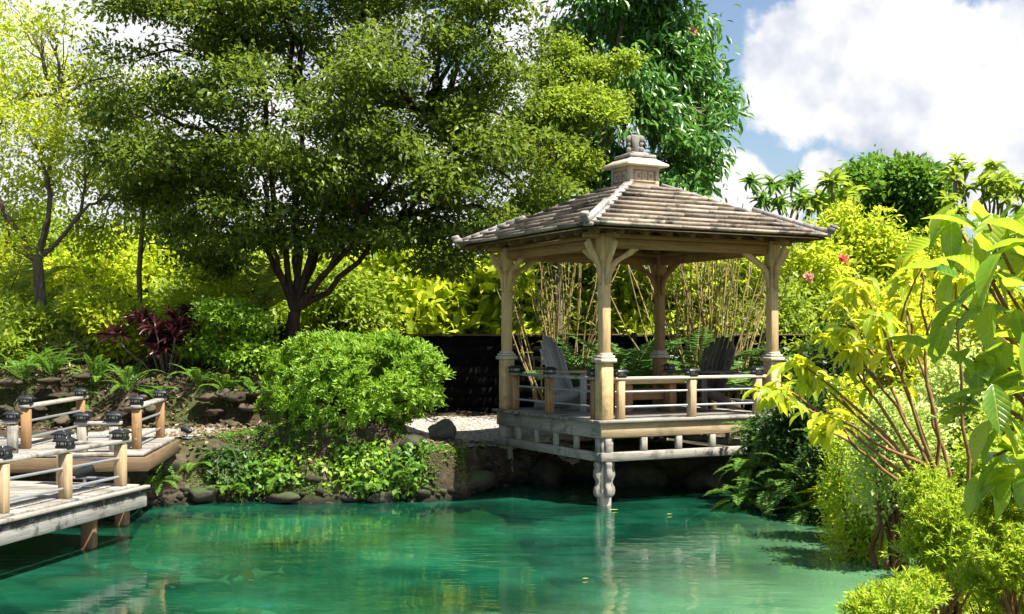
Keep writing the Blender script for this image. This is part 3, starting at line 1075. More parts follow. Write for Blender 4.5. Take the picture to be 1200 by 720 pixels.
def bl(px, py, z):
    """point of the picture at height z, in the boardwalk's own frame"""
    dd_ = (CAM_Z - z) * 1400 / (py - 398)
    return np.array([(px - 600) / 1400 * dd_, dd_]) - BO


c_near, c_far = np.array([-4.52, 9.2]) - BO, np.array([-3.86, 12.4]) - BO
e1 = unit(c_far - c_near)
e1n = np.array([-e1[1], e1[0]])
L1 = np.linalg.norm(c_far - c_near)
g = Geo()
for q in range(int(L1 / .125) + 22):
    c = c_far - e1 * (q * .125 + .06) + e1n * 1.15
    w_ = 2.3 + rng.uniform(-.02, .02)
    a, b = c - e1n * w_ / 2, c + e1n * w_ / 2
    beam(g, np.r_[a, Z1 - .02 + rng.normal(0, .002)], np.r_[b, Z1 - .02], .117, .04)
g.build('deck', M['wood_deck'], bw, bevel=.005, grain=True)
g = Geo()
a, b = c_near - e1 * 2.5 - e1n * .032, c_far - e1n * .032
beam(g, np.r_[a, Z1 - .14], np.r_[b, Z1 - .14], .05, .19)
beam(g, np.r_[c_far + e1 * .027 - e1n * .05, Z1 - .14], np.r_[c_far + e1 * .027 + e1n * 2.3, Z1 - .14], .05, .19)
fa = g.build('fascia', M['wood_fascia'], bw, bevel=.006, grain=True)
tag(fa, 'pale grey fascia board stained black along its top')
g = Geo()
beam(g, np.r_[a - e1n * .03, Z1 - .028], np.r_[b - e1n * .03 + e1 * .04, Z1 - .028], .07, .034)
g.build('edge_board', M['wood_grey'], bw, bevel=.005, grain=True)
# upper level behind, turned a little
f_c = bl(168, 531, Z2)
k_c = bl(203, 513, Z2)
e2 = unit(k_c - f_c)
e2n = np.array([-e2[1], e2[0]])
L2 = np.linalg.norm(k_c - f_c) + .15
g = Geo()
nb = int(L2 / .13)
for q in range(nb):
    c = f_c + e2 * (L2 * (q + .5) / nb)
    beam(g, np.r_[c + e2n * .0, Z2 - .02 + rng.normal(0, .002)], np.r_[c + e2n * (4.2 + rng.uniform(-.02, .02)), Z2 - .02], L2 / nb - .008, .04)
g.build('deck', M['wood_deck'], bw, bevel=.005, grain=True)
g = Geo()
beam(g, np.r_[f_c - e2n * .03 - e2 * .02, Z2 - .12], np.r_[f_c - e2n * .03 + e2 * L2, Z2 - .12], .05, .155)
beam(g, np.r_[f_c - e2 * .03 - e2n * .06, Z2 - .12], np.r_[f_c - e2 * .03 + e2n * 4.2, Z2 - .12], .05, .155)
g.build('fascia', M['wood_under'], bw, bevel=.006, grain=True)
for (q, dn) in ((c_far - e1 * .55 + e1n * .25, 0), (c_far - e1 * 2.6 + e1n * .2, 0), (c_far - e1 * .5 + e1n * 2.0, 0), (f_c + e2 * .4 + e2n * .3, .2), (c_far - e1 * 2.6 + e1n * 2.0, 0)):
    g = Geo()
    box(g, (q[0], q[1], -.25), (.13, .13, 1.55))
    g.build('pile', M['wood_under'], bw, bevel=.008, grain=True)
g = Geo()
for q in (.5, 2.6):
    beam(g, np.r_[c_far - e1 * q + e1n * .02, Z1 - .15], np.r_[c_far - e1 * q + e1n * 2.2, Z1 - .15], .09, .18)
g.build('joist', M['wood_under'], bw, grain=True)
rz1 = math.atan2(e1[1], e1[0])
rz2 = math.atan2(e2[1], e2[0])
# outer rail of the lower level
pA, pB, pD = c_near - e1n * -.12 + e1 * .95, None, c_far + e1n * .12 - e1 * .18
tt = np.linspace(0, 1, 3)
start = pD - e1 * 3.6
rail_run(bw, start, pD + e1 * .12, Z1 + .475, (.16, .44, .70, .968), M['wood_tan'], M['wood_grey'], zb=Z1, rz=rz1, cap_s=.172)
# short return at the far end of the lower level
q0 = pD + e1n * .62 - e1 * .05
rail_run(bw, pD + e1n * .06, q0 + e1n * .05, Z1 + .455, (.93,), M['wood_tan'], M['wood_grey'], zb=Z1, rz=rz1, cap_s=.172)
# inner front rail of the upper level
a = f_c + e2 * .12 + e2n * .30
rail_run(bw, a - e2n * .05, a + e2n * .45, Z2 + .34, (.16, .84), M['wood_grey'], M['wood_grey'], zb=Z2, rz=rz2, cap_s=.172, pipes=(.15,))
b = a + e2n * 1.05
rail_run(bw, b, b + e2n * 2.6, Z2 + .36, (.02, .5), M['wood_grey'], M['wood_grey'], zb=Z2, rz=rz2, cap_s=.172)
# end rail of the upper level
a = f_c + e2n * .16
rail_run(bw, a + e2 * .42, a + e2 * (L2 - .02), Z2 + .50, (.04, .93), M['wood_orange'], M['wood_grey'], zb=Z2, rz=rz2, cap_s=.172)
# far side rail
a = bl(30, 526, Z2)
b = bl(96, 509, Z2)
rail_run(bw, a - unit(b - a) * .05, b + unit(b - a) * .1, Z2 + .50, (.03, .93), M['wood_orange'], M['wood_grey'], zb=Z2, rz=rz2, cap_s=.172)

# small pond pump / light bracket on the lower level
q = c_far - e1 * .35 + e1n * .42 + BO
pump = empty('spotlight', 'black spotlight on a short bracket by the railing of the lower boardwalk', 'spotlight', (q[0], q[1], Z1), .4, 'garden spotlights')
g = Geo()
tube(g, [(0, 0, .012), (0, 0, .11)], .018, 8)
box(g, (0, 0, .008), (.16, .12, .016))
g.build('bracket', M['metal_pipe'], pump, bevel=.003)
g = Geo()
tube(g, [(-.10, 0, .12), (-.07, 0, .135), (.06, 0, .175), (.09, 0, .185)], [.035, .05, .062, .07], 12)
g.build('lamp_head', M['black_plastic'], pump)
sp = dup(pump, (P(219, 519, 15.9)[0], 15.9, gz(P(219, 519, 15.9)[0], 15.9) + .02), 2.6, .72, 'black spotlight standing alone on the gravel beside the mossy mound')

# ------------------------------------------------------------------ fence
FY = 20.6
fx0, fx1 = -2.3, 6.5
fence = empty('fence', 'black board fence running behind the gazebo', 'fence', (0, FY, 0))
g = Geo()
nb = 9
zb0 = .55
for q in range(nb):
    zc = zb0 + (2.14 - zb0) * (q + .5) / nb
    xx = fx0
    while xx < fx1:
        x1 = min(fx1, xx + 2.2)
        beam(g, (xx + .001, 0, zc), (x1 - .001, rng.normal(0, .0015), zc), .022, (2.14 - zb0) / nb + .0)
        xx = x1
g.build('board_panel', M['wood_fence'], fence, grain=True)
for xx in np.arange(fx0, fx1 + .1, 2.2):
    g = Geo()
    box(g, (xx, -.055, 1.35), (.09, .075, 1.7))
    g.build('fence_post', M['wood_fence'], fence, bevel=.006, grain=True)
g = Geo()
beam(g, (fx0 - .03, 0, 2.158), (fx1, 0, 2.158), .10, .03)
g.build('cap_rail', M['wood_under'], fence, grain=True)

# ------------------------------------------------------------------ stones
import bmesh
_bm = bmesh.new()
bmesh.ops.create_icosphere(_bm, subdivisions=3, radius=1)
ICO_V = np.array([v.co[:] for v in _bm.verts])
ICO_F = np.array([[v.index for v in f.verts] for f in _bm.faces])
_bm.free()


def add_rock(g, c, s, rough=.22):
    sd = rng.random() * 50
    V = ICO_V.copy()
    # knock flats off the ball, then roughen it
    for _ in range(9):
        n = runit(1)[0]
        dcut = rng.uniform(.55, .85)
        ov = V @ n - dcut
        V = V - np.where(ov > 0, ov * .9, 0)[:, None] * n
    V = V * (1 + rough * pnoise(V, 2.3, sd) + rough * .5 * pnoise(V, 6.5, sd) + rough * .22 * pnoise(V, 14., sd))[:, None]
    an = rng.uniform(0, 6.28)
    R = np.array([[math.cos(an), math.sin(an), 0], [-math.sin(an), math.cos(an), 0], [0, 0, 1]])
    g.add((V * np.asarray(s)) @ R + np.asarray(c), ICO_F)


g = Geo()
wall_base = np.array([-5.9, 18.55, .7])
for row in range(4):
    x = -9.2
    while x < -2.7:
        wd = rng.uniform(.16, .40)
        z = .78 + row * .215 + rng.normal(0, .03)
        y = 18.42 + row * .09 + rng.normal(0, .05)
        if rng.random() < .33 and not (x > -3.4 and row > 2):
            add_rock(g, np.array([x + wd / 2, y, z]) - wall_base, (wd * .62, .17, rng.uniform(.05, .10)))
        x += wd * .93
wall = g.build('stone_wall', M['rock_wall'], loc=wall_base, smooth=True)
tag(wall, 'low rough stone retaining wall along the gravel path on the left bank', 'wall')


def boulder(px, py, dist, s, mat, label, name='boulder'):
    c = P(px, py, dist)
    c[2] = max(-.05, min(c[2], gz(c[0], c[1]) + s[2] * .55))
    g = Geo()
    add_rock(g, (0, 0, 0), s)
    o = g.build(name, mat, loc=c, smooth=True)
    return tag(o, label, 'rock')


boulder(516, 486, 18.2, (.26, .26, .24), M['rock'], 'rounded boulder on the gravel at the right foot of the clipped shrub')
boulder(482, 522, 15.85, (.24, .24, .22), M['rock_wet'], 'mossy boulder at the right end of the mound below the clipped shrub')
boulder(232, 578, 15.3, (.32, .25, .16), M['rock_wet'], 'dark wet boulder at the left foot of the mossy mound')
boulder(330, 583, 15.35, (.4, .2, .10), M['rock_wet'], 'dark wet boulder under the ivy at the waterline')
boulder(450, 582, 15.45, (.35, .2, .12), M['rock_wet'], 'dark wet boulder below the right end of the ivy')
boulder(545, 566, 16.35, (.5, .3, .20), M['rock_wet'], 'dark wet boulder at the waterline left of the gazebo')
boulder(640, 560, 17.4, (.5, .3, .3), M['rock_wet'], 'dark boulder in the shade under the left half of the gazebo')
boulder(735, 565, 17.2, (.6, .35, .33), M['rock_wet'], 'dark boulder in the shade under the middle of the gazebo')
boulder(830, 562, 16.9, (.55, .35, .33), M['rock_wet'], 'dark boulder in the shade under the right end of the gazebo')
boulder(500, 583, 15.55, (.30, .18, .07), M['rock'], 'flat pale stone at the waterline left of the gazebo')
boulder(1045, 612, 13.0, (.35, .3, .2), M['rock_wet'], 'dark stone at the waterline under the right bank ferns')
boulder(190, 548, 15.3, (.35, .3, .35), M['rock_wet'], 'dark stone under the end of the boardwalk')


# ------------------------------------------------------------------ plants
def local(pts, base):
    return [np.asarray(p_) - np.asarray(base) for p_ in pts]


def px_blobs(rows, dist, base, dj=.8, depth=.9):
    """rows of (px, py, rx px, ry px) at a distance, as ellipsoids in the frame of base"""
    out = []
    for r in rows:
        px, py, rx, ry = r[:4]
        dd_ = dist + (r[4] if len(r) > 4 else rng.uniform(-dj, dj))
        c = P(px, py, dd_) - base
        k = dd_ / 1400
        out.append((*c, rx * k, rx * k * depth, ry * k))
    return out


def tree(name, label, base, trunk_pts, r0, blobs, bark, leaf, ncl, nper, spread, L, W, group=None, sub=2, tpl=T4, gap=.25, gapf=2.2, shell=.6, droop=.15, limb_r=.07, forks=None, flat=.6, cat='tree', extra_limbs=0):
    """an Empty at the foot, the wood as trunk, the foliage as crown"""
    root = empty(name, label, cat, base, 0, group)
    g = Geo()
    tp = np.asarray(trunk_pts, float)
    n = len(tp)
    tube(g, tp, np.linspace(r0, r0 * .72, n) * np.r_[1.35, np.ones(n - 1)], 10)
    top = tp[-1]
    for b in blobs:
        c = np.array(b[:3])
        if forks is not None:
            fs = np.asarray(forks)
            s = fs[np.argmin(np.linalg.norm(fs[:, :2] - c[:2], axis=1) + .4 * np.abs(fs[:, 2] - c[2]))]
        else:
            s = top
        ln = np.linalg.norm(c - s)
        pth = limb_path(s, c + np.array([0, 0, -b[5] * .3]), 8, .10, .10)
        rr = min(limb_r, .018 * ln + .02)
        tube(g, pth, np.linspace(rr, .012, 8), 6)
        for _ in range(sub):
            i0 = rng.integers(3, 8)
            e = c + runit(1)[0] * np.array(b[3:]) * .85
            tube(g, limb_path(pth[i0 - 1], e, 5, .04, .12), np.linspace(.014, .004, 5), 4)
    if forks is not None:
        for f_ in forks:
            f_ = np.asarray(f_)
            tube(g, limb_path(top, f_, 8, -.04, .05), np.linspace(r0 * .40, limb_r * .6, 8), 8)
    g.build('trunk', bark, root, smooth=True)
    g = Geo()
    crown(g, blobs, ncl, nper, spread, L, W, shell=shell, gap=gap, gapf=gapf, droop=droop, tpl=tpl, flat=flat)
    g.build('crown', leaf, root)
    return root


def dome_blobs(w, dpt, hgt, n=7, zlo=.15):
    out = []
    for q in range(n):
        a = rng.uniform(0, 6.28)
        r = math.sqrt(rng.random()) * .62
        z = rng.uniform(zlo, .78)
        k = 1 - .35 * z
        out.append((r * math.cos(a) * w / 2 * k * 1.2, r * math.sin(a) * dpt / 2 * k * 1.2, hgt * z, w * rng.uniform(.20, .30), dpt * rng.uniform(.2, .3), hgt * rng.uniform(.14, .25)))
    return out


def shrub(name, label, px, dist, w_px, top_py, mat, L, W, ncl, nper=10, spread=.10, group=None, nb=8, cat='shrub', base_z=None, tpl=T4, gap=.15, stem=None, droop=.1, blobs=None, dpt=None, zlo=.15, shell=.7, out=.7):
    x = (px - 600) / 1400 * dist
    z0 = gz(x, dist) if base_z is None else base_z
    hgt = CAM_Z - (top_py - 398) / 1400 * dist - z0
    wd = w_px / 1400 * dist
    root = empty(name, label, cat, (x, dist, z0 - .02), 0, group)
    bl_ = blobs or dome_blobs(wd, dpt or wd * .9, hgt, nb, zlo)
    # keep the requested height
    top = max(b[2] + b[5] for b in bl_)
    bl_ = [(b[0], b[1], b[2] * hgt / top, b[3], b[4], b[5] * hgt / top) for b in bl_]
    g = Geo()
    for b in bl_:
        for _ in range(2):
            tube(g, limb_path((rng.normal(0, .06), rng.normal(0, .06), 0), np.array(b[:3]) + runit(1)[0] * np.array(b[3:]) * .5, 6, .05, .1), np.linspace(.018, .005, 6) * min(1.6, max(.5, hgt)), 5)
    g.build('stem', stem or M['bark_brown'], root, smooth=True)
    g = Geo()
    crown(g, bl_, ncl, nper, spread, L, W, shell=shell, gap=gap, gapf=2.5 / max(.5, wd) * 1.6, droop=droop, tpl=tpl, zmin=.0, out=out)
    g.build('foliage', mat, root)
    return root


def frond(g, stem_g, base, az, L, up, droop, npair, lw, ll, taper=.85, arch=1.0, r=.006, tpl=T4, lift=.25):
    """an arching frond with paired leaflets"""
    t = np.linspace(0, 1, npair + 3)
    ang0, ang1 = up, up - droop
    ang = ang0 + (ang1 - ang0) * t ** arch
    seg = L / (len(t) - 1)
    hx = np.concatenate([[0], np.cumsum(np.cos(ang[:-1]) * seg)])
    hz = np.concatenate([[0], np.cumsum(np.sin(ang[:-1]) * seg)])
    dirx = np.array([math.cos(az), math.sin(az), 0])
    side = np.array([-math.sin(az), math.cos(az), 0])
    wob = .03 * L * np.sin(t * 3 + rng.uniform(0, 6))
    pts = np.asarray(base) + hx[:, None] * dirx + hz[:, None] * np.array([0, 0, 1]) + wob[:, None] * side
    if stem_g is not None:
        tube(stem_g, pts, np.linspace(r, r * .3, len(t)), 4, cap=False)
    tg = unit(np.gradient(pts, axis=0))
    q = pts[2:]
    T = tg[2:]
    prof = np.sin(np.pi * np.clip(t[2:] * .86 + .12, 0, 1)) ** .7
    nrm = unit(np.cross(T, side)) * -1
    for s in (-1, 1):
        D = side * s * .9 + T * .45 + nrm * lift * np.ones((len(q), 1)) + rng.normal(0, .08, q.shape)
        put_leaves(g, q, D, nrm + rng.normal(0, .12, q.shape), ll * prof * rng.uniform(.88, 1.1, len(q)), lw * (.6 + .4 * prof), tpl)


def fern(label, pos, n, L, mat, lw=.016, ll=.10, npair=22, up=(.5, 1.3), droop=(1.2, 2.0), az=None, name='fern', cat='fern', group=None, arch=1.2, r=.004, lift=.0, tpl=T4, crown_r=.03, stem=None):
    root = empty(name, label, cat, pos, 0, group)
    g, sg = Geo(), Geo()
    for q in range(n):
        a = (q / n * 6.283 + rng.uniform(-.4, .4)) if az is None else rng.uniform(*az)
        b = np.array([math.cos(a) * crown_r, math.sin(a) * crown_r, 0]) * rng.random()
        frond(g, sg, b, a, L * rng.uniform(.7, 1.1), rng.uniform(*up), rng.uniform(*droop), npair, lw, ll, arch=arch, r=r, lift=lift, tpl=tpl)
    sg.build('stem', stem or M['stem_green'], root)
    g.build('frond', mat, root)
    return root


def strap_plant(label, pos, n, L, W, mat, name='grass_clump', cat='plant', up=(.5, 1.45), group=None, tpl=None, az=None):
    g = Geo()
    tp = tpl or strip_tpl([.5, .5, .46, .38, .25, .02], .55, .35)
    a = rng.uniform(0, 6.283, n) if az is None else rng.uniform(*az, n)
    e = rng.uniform(*up, n)
    D = np.stack([np.cos(a) * np.cos(e), np.sin(a) * np.cos(e), np.sin(e)], -1)
    N = np.stack([-np.cos(a) * np.sin(e), -np.sin(a) * np.sin(e), np.cos(e)], -1)
    put_leaves(g, rng.normal(0, .03, (n, 3)) * np.array([1, 1, .3]), D, N + rng.normal(0, .1, (n, 3)), L * rng.uniform(.65, 1.1, n), W * rng.uniform(.8, 1.2, n), tp)
    o = g.build(name, mat, loc=pos)
    return tag(o, label, cat, group)


def on_ground(px, dist):
    x = (px - 600) / 1400 * dist
    return np.array([x, dist, gz(x, dist) - .01])


# --- the big dark tree with tiers of branches
b0 = on_ground(343, 20.0)
rows = [(200, -70, 110, 40), (320, -90, 120, 45), (450, -95, 120, 45), (570, -70, 90, 40), (650, -60, 60, 30),
        (170, 5, 70, 26), (245, -10, 100, 34), (350, -15, 110, 34), (470, -10, 110, 36), (565, 0, 80, 30), (590, 48, 55, 24),
        (160, 62, 55, 22), (240, 55, 80, 26), (330, 50, 80, 28), (425, 90, 80, 36, -1.5), (510, 55, 80, 30), (585, 90, 50, 22),
        (150, 128, 55, 22), (225, 118, 75, 24), (320, 125, 85, 28, -1.3), (400, 145, 80, 28, -1.6), (480, 120, 75, 26), (560, 125, 70, 26),
        (140, 180, 55, 20), (210, 175, 75, 24), (300, 185, 85, 26, -1.2), (390, 205, 85, 26), (480, 180, 85, 28, -1.2), (565, 170, 75, 26), (640, 175, 50, 22),
        (190, 225, 65, 20), (260, 235, 80, 24), (345, 245, 70, 22, -.8), (430, 240, 80, 24), (520, 225, 85, 26, -1.0), (610, 220, 65, 24),
        (215, 275, 55, 18), (285, 285, 55, 20, -.5), (470, 275, 75, 20), (550, 268, 70, 22, -.5), (625, 265, 50, 20), (520, 308, 60, 16), (590, 300, 35, 16), (415, 285, 50, 16), (250, 310, 45, 18), (230, 200, 80, 30), (350, 215, 90, 34), (440, 270, 80, 26), (480, 215, 80, 30), (370, 280, 60, 18), (290, 255, 70, 26), (320, 160, 80, 30), (430, 165, 80, 30), (540, 150, 70, 30), (550, 200, 70, 28), (270, 90, 80, 30), (380, 90, 70, 30), (460, 60, 70, 30), (300, 20, 80, 30), (410, 10, 80, 30)]
bl_ = px_blobs(rows, 20.2, b0, 1.1, 1.0)
forks = local([P(320, 290, 19.8), P(345, 255, 20.2), P(380, 270, 20.6), P(420, 262, 19.8), P(470, 250, 20.3), P(352, 120, 20.6), P(300, 80, 20.1), P(420, 40, 20.3), P(270, 180, 20.2), P(500, 140, 20.2)], b0)
tree('shade_tree', 'big dark shade tree with tiered spreading branches behind the clipped shrub', b0,
     local([b0, P(344, 440, 20), P(342, 400, 20), P(345, 366, 20.0)], b0), .145, bl_, M['bark_dark'], M['leaf_canopy'], 5200, 26, .16, .090, .048, sub=5, gap=.38, gapf=3.2, shell=.8, forks=forks, limb_r=.06, flat=.36)

# --- tall glossy tree behind the gazebo
b0 = on_ground(705, 24.5)
rows = [(700, -70, 60, 50), (760, -60, 70, 60), (690, 10, 48, 50), (750, 20, 60, 55), (800, 30, 30, 35), (680, 70, 32, 40), (720, 85, 55, 45), (775, 85, 48, 45), (815, 80, 26, 30), (838, 120, 20, 22), (842, 140, 16, 14),
        (745, 150, 60, 45), (798, 150, 30, 35), (700, 160, 40, 40), (720, 215, 50, 35), (775, 200, 48, 35), (815, 195, 28, 25), (820, 165, 16, 14), (680, 215, 35, 35), (790, 235, 40, 22), (740, 260, 60, 25)]
bl_ = px_blobs(rows, 24.6, b0, .8, .9)
tree('mango_tree', 'tall leafy tree with drooping glossy dark leaves behind the gazebo roof', b0,
     local([b0, P(704, 330, 24.5), P(703, 240, 24.5), P(712, 150, 24.5), P(722, 60, 24.5)], b0), .16, bl_, M['bark_grey'], M['leaf_glossy'], 1900, 17, .20, .20, .060, sub=3, tpl=T_MED, gap=.36, gapf=2.2, shell=.6, droop=.75,
     forks=local([P(716, 120, 24.5), P(740, 190, 24.6), P(770, 120, 24.6), P(730, 20, 24.6)], b0), limb_r=.06)

# --- bright feathery tree between them
b0 = on_ground(652, 22.3)
rows = [(645, 95, 30, 22), (690, 118, 34, 18), (655, 130, 40, 24), (700, 165 - 30, 30, 14), (735, 128, 26, 12), (640, 160, 45, 24), (690, 85, 30, 14), (725, 70, 24, 12), (660, 190, 40, 20), (610, 190, 40, 20), (640, 225, 45, 20), (600, 245, 45, 20), (660, 60, 22, 14), (590, 140, 30, 16), (650, 265, 40, 18)]
bl_ = px_blobs(rows, 22.0, b0, .5, .9)
tree('feathery_tree', 'yellow green feathery tree between the big dark tree and the tall glossy one', b0,
     local([b0, P(655, 380, 22.3), P(652, 290, 22.2), P(650, 220, 22.1)], b0), .09, bl_, M['bark_grey'], M['leaf_airy'], 2500, 14, .11, .085, .042, gap=.2, gapf=2.4, limb_r=.04, flat=.5)

# --- light trees on the left
b0 = on_ground(50, 21.0)
rows = [(25, 25, 45, 24), (-30, 60, 60, 35), (75, 75, 45, 22), (120, 85, 40, 20), (20, 110, 55, 24), (80, 125, 45, 22), (140, 140, 40, 20), (40, 160, 50, 22), (105, 185, 45, 20), (-20, 190, 50, 30), (50, 215, 45, 20), (130, 225, 40, 18), (15, 255, 35, 16), (90, 265, 40, 18), (-10, 140, 40, 30), (60, 30, 30, 14), (10, 290, 25, 12)]
bl_ = px_blobs(rows, 21.3, b0, .9, .9)
tree('airy_tree', 'slim forked tree with thin light green foliage at the far left', b0,
     local([b0, P(49, 400, 21), P(48, 360, 21), P(44, 306, 21)], b0), .125, bl_, M['bark_grey'], M['leaf_glow'], 1450, 11, .18, .085, .042, sub=8, gap=.50, gapf=3.6, limb_r=.05, flat=.9,
     forks=local([P(8, 282, 21), P(95, 250, 21.2), P(60, 230, 21), P(-20, 200, 21), P(70, 120, 21.2)], b0))
b0 = on_ground(165, 21.6)
rows = [(150, 95, 35, 18), (190, 110, 35, 18), (120, 130, 30, 16), (165, 165, 45, 20), (205, 190, 35, 18), (130, 205, 40, 18), (170, 245, 45, 18), (215, 260, 35, 16), (115, 280, 35, 16), (165, 300, 40, 14), (230, 315, 30, 14)]
bl_ = px_blobs(rows, 22.0, b0, .9, .9)
tree('slender_tree', 'slender tree with sparse yellow green leaves right of the forked tree', b0,
     local([b0, P(165, 380, 21.6), P(163, 320, 21.6), P(168, 250, 21.7), P(165, 180, 21.8)], b0), .055, bl_, M['bark_grey'], M['leaf_glow'], 720, 11, .18, .10, .05, sub=5, gap=.36, gapf=3.2, limb_r=.025, flat=.9)

# --- sunlit thicket behind everything: each bush its own thing
glow = [(-40, 25, 150, 285, 'at the far left edge'), (35, 26.5, 150, 235, 'behind the slim forked tree'), (110, 25, 140, 290, 'behind the slender tree'), (185, 26.5, 150, 250, 'behind the purple leaved plant'), (255, 24.5, 140, 285, 'left of the big dark trunk'), (330, 26, 140, 262, 'right behind the big dark trunk'), (400, 25, 140, 310, 'right of the big dark trunk'), (470, 26.5, 150, 270, 'above the left end of the black fence'), (545, 25, 140, 300, 'above the fence left of the gazebo'), (610, 26.5, 150, 270, 'behind the left gazebo post')]
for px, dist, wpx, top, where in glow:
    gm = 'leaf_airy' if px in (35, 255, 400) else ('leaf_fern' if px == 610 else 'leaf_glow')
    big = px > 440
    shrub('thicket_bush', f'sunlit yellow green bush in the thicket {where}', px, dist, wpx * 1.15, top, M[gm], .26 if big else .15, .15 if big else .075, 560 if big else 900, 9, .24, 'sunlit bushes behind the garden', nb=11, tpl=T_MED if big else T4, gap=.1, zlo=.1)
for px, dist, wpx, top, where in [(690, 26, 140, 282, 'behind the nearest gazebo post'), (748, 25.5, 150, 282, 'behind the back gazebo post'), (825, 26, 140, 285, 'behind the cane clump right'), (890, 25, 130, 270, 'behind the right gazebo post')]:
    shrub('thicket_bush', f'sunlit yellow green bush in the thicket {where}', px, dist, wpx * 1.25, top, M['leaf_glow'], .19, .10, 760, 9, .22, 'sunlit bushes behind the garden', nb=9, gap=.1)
# tall dim trees farther back close the gaps
for px, dist, wpx, top, where in [(-60, 31, 230, 225, 'behind the far left bushes'), (120, 32, 230, 262, 'behind the slender tree'), (620, 31, 180, 200, 'behind the feathery tree')]:
    shrub('background_tree', f'leafy green tree in the distance {where}', px, dist, wpx, top, M['leaf_airy'], .22, .12, 800, 9, .32, 'distant trees behind the thicket', nb=12, cat='tree', gap=.15)

# --- left bank
shrub('bush', 'small leaved green bush left of the clipped shrub above the stone wall', 278, 19.6, 150, 352, M['leaf_shrub'], .075, .045, 900, 10, .09, nb=8)
shrub('bush', 'yellow speckled bush behind the small leaved green bush', 245, 20.6, 130, 322, M['leaf_glow'], .08, .045, 620, 10, .10, nb=8)
shrub('bush', 'light green bush left of the purple leaved plant', 130, 20.0, 130, 338, M['leaf_glow'], .10, .05, 620, 10, .10, nb=8)
shrub('bush', 'pale green bush below the slim forked tree', 80, 20.2, 115, 350, M['leaf_pale'], .09, .045, 420, 10, .10, nb=7)
shrub('bush', 'bright green bush at the left edge of the picture above the boardwalk', 12, 19.8, 110, 345, M['leaf_airy'], .12, .045, 520, 10, .10, nb=7)
shrub('bush', 'dark low bush at the foot of the big dark tree', 325, 20.4, 80, 385, M['leaf_dark'], .09, .05, 420, 10, .09, nb=6)
cd = empty('cordyline', 'dark purple leaved cordyline on the left bank', 'plant', on_ground(195, 19.3))
g, sg = Geo(), Geo()
for q in range(15):
    p_ = np.array([rng.normal(0, .26), rng.normal(0, .2), rng.uniform(.35, .92)])
    tube(sg, limb_path((p_[0] * .3, p_[1] * .3, 0), p_, 5, .02, .05), .014, 5)
    n = 20
    a, e = rng.uniform(0, 6.28, n), rng.uniform(-.1, 1.3, n)
    D = np.stack([np.cos(a) * np.cos(e), np.sin(a) * np.cos(e), np.sin(e)], -1)
    put_leaves(g, np.repeat(p_[None], n, 0), D, np.array([0, 0, 1.0]) + rng.normal(0, .3, (n, 3)), rng.uniform(.24, .40, n), rng.uniform(.05, .075, n), T_BIG)
sg.build('stem', M['bark_grey'], cd)
g.build('foliage', M['leaf_purple'], cd)
for px, dist, n, L, lab in [(28, 18.95, 15, .95, 'upright sword fern at the left edge above the stone wall'), (62, 19.0, 14, .8, 'sword fern second from the left above the stone wall'), (112, 18.9, 14, .75, 'sword fern left of the purple leaved plant'), (150, 18.85, 14, .8, 'arching fern just below the purple leaved plant'), (232, 18.9, 10, .6, 'small fern right of the purple leaved plant'), (265, 18.8, 11, .6, 'fern drooping over the stone wall below the small leaved bush'), (300, 18.8, 11, .55, 'fern on the wall just left of the clipped shrub'), (185, 18.75, 10, .5, 'small fern in front of the purple leaved plant'), (88, 18.7, 11, .55, 'low fern hanging over the wall behind the boardwalk')]:
    fern(lab, on_ground(px, dist), n, L, M['leaf_fern'], .026, .085, 26, up=(.6, 1.45), droop=(.9, 1.9), group='ferns on the left bank')
# palms arching behind on the left
for px, dist, L, lab in [(288, 21.6, 2.4, 'palm with long arching fronds left of the big dark trunk'), (8, 22.5, 2.2, 'palm with arching yellow green fronds at the far left')]:
    fern(lab, on_ground(px, dist) + np.array([0, 0, .5]), 13, L, M['leaf_glow'], .035, .42, 34, up=(.7, 1.4), droop=(.9, 1.7), name='palm', cat='palm', r=.014, lift=.1, arch=1.5)
# leaf litter on the bank and the path
g = Geo()
n = 5200
xx = np.r_[rng.uniform(-9, -2.6, n), rng.uniform(-5, 1, 2500), rng.uniform(2.5, 8, 1600)]
yy = np.r_[rng.uniform(18.2, 20.5, n), rng.uniform(15.2, 18.3, 2500), rng.uniform(8, 16, 1600)]
zz = ground_z(xx, yy)
k = zz > .15
pos = np.stack([xx, yy, zz + .03], -1)[k]
put_leaves(g, pos, rng.normal(size=pos.shape) * np.array([1, 1, .25]), np.array([0, 0, 1.0]) + rng.normal(0, .3, pos.shape), rng.uniform(.05, .12, len(pos)), rng.uniform(.03, .06, len(pos)))
tag(g.build('leaf_litter', M['leaf_litter']), 'dry brown fallen leaves scattered over the bank and path', 'leaf litter', kind='stuff')

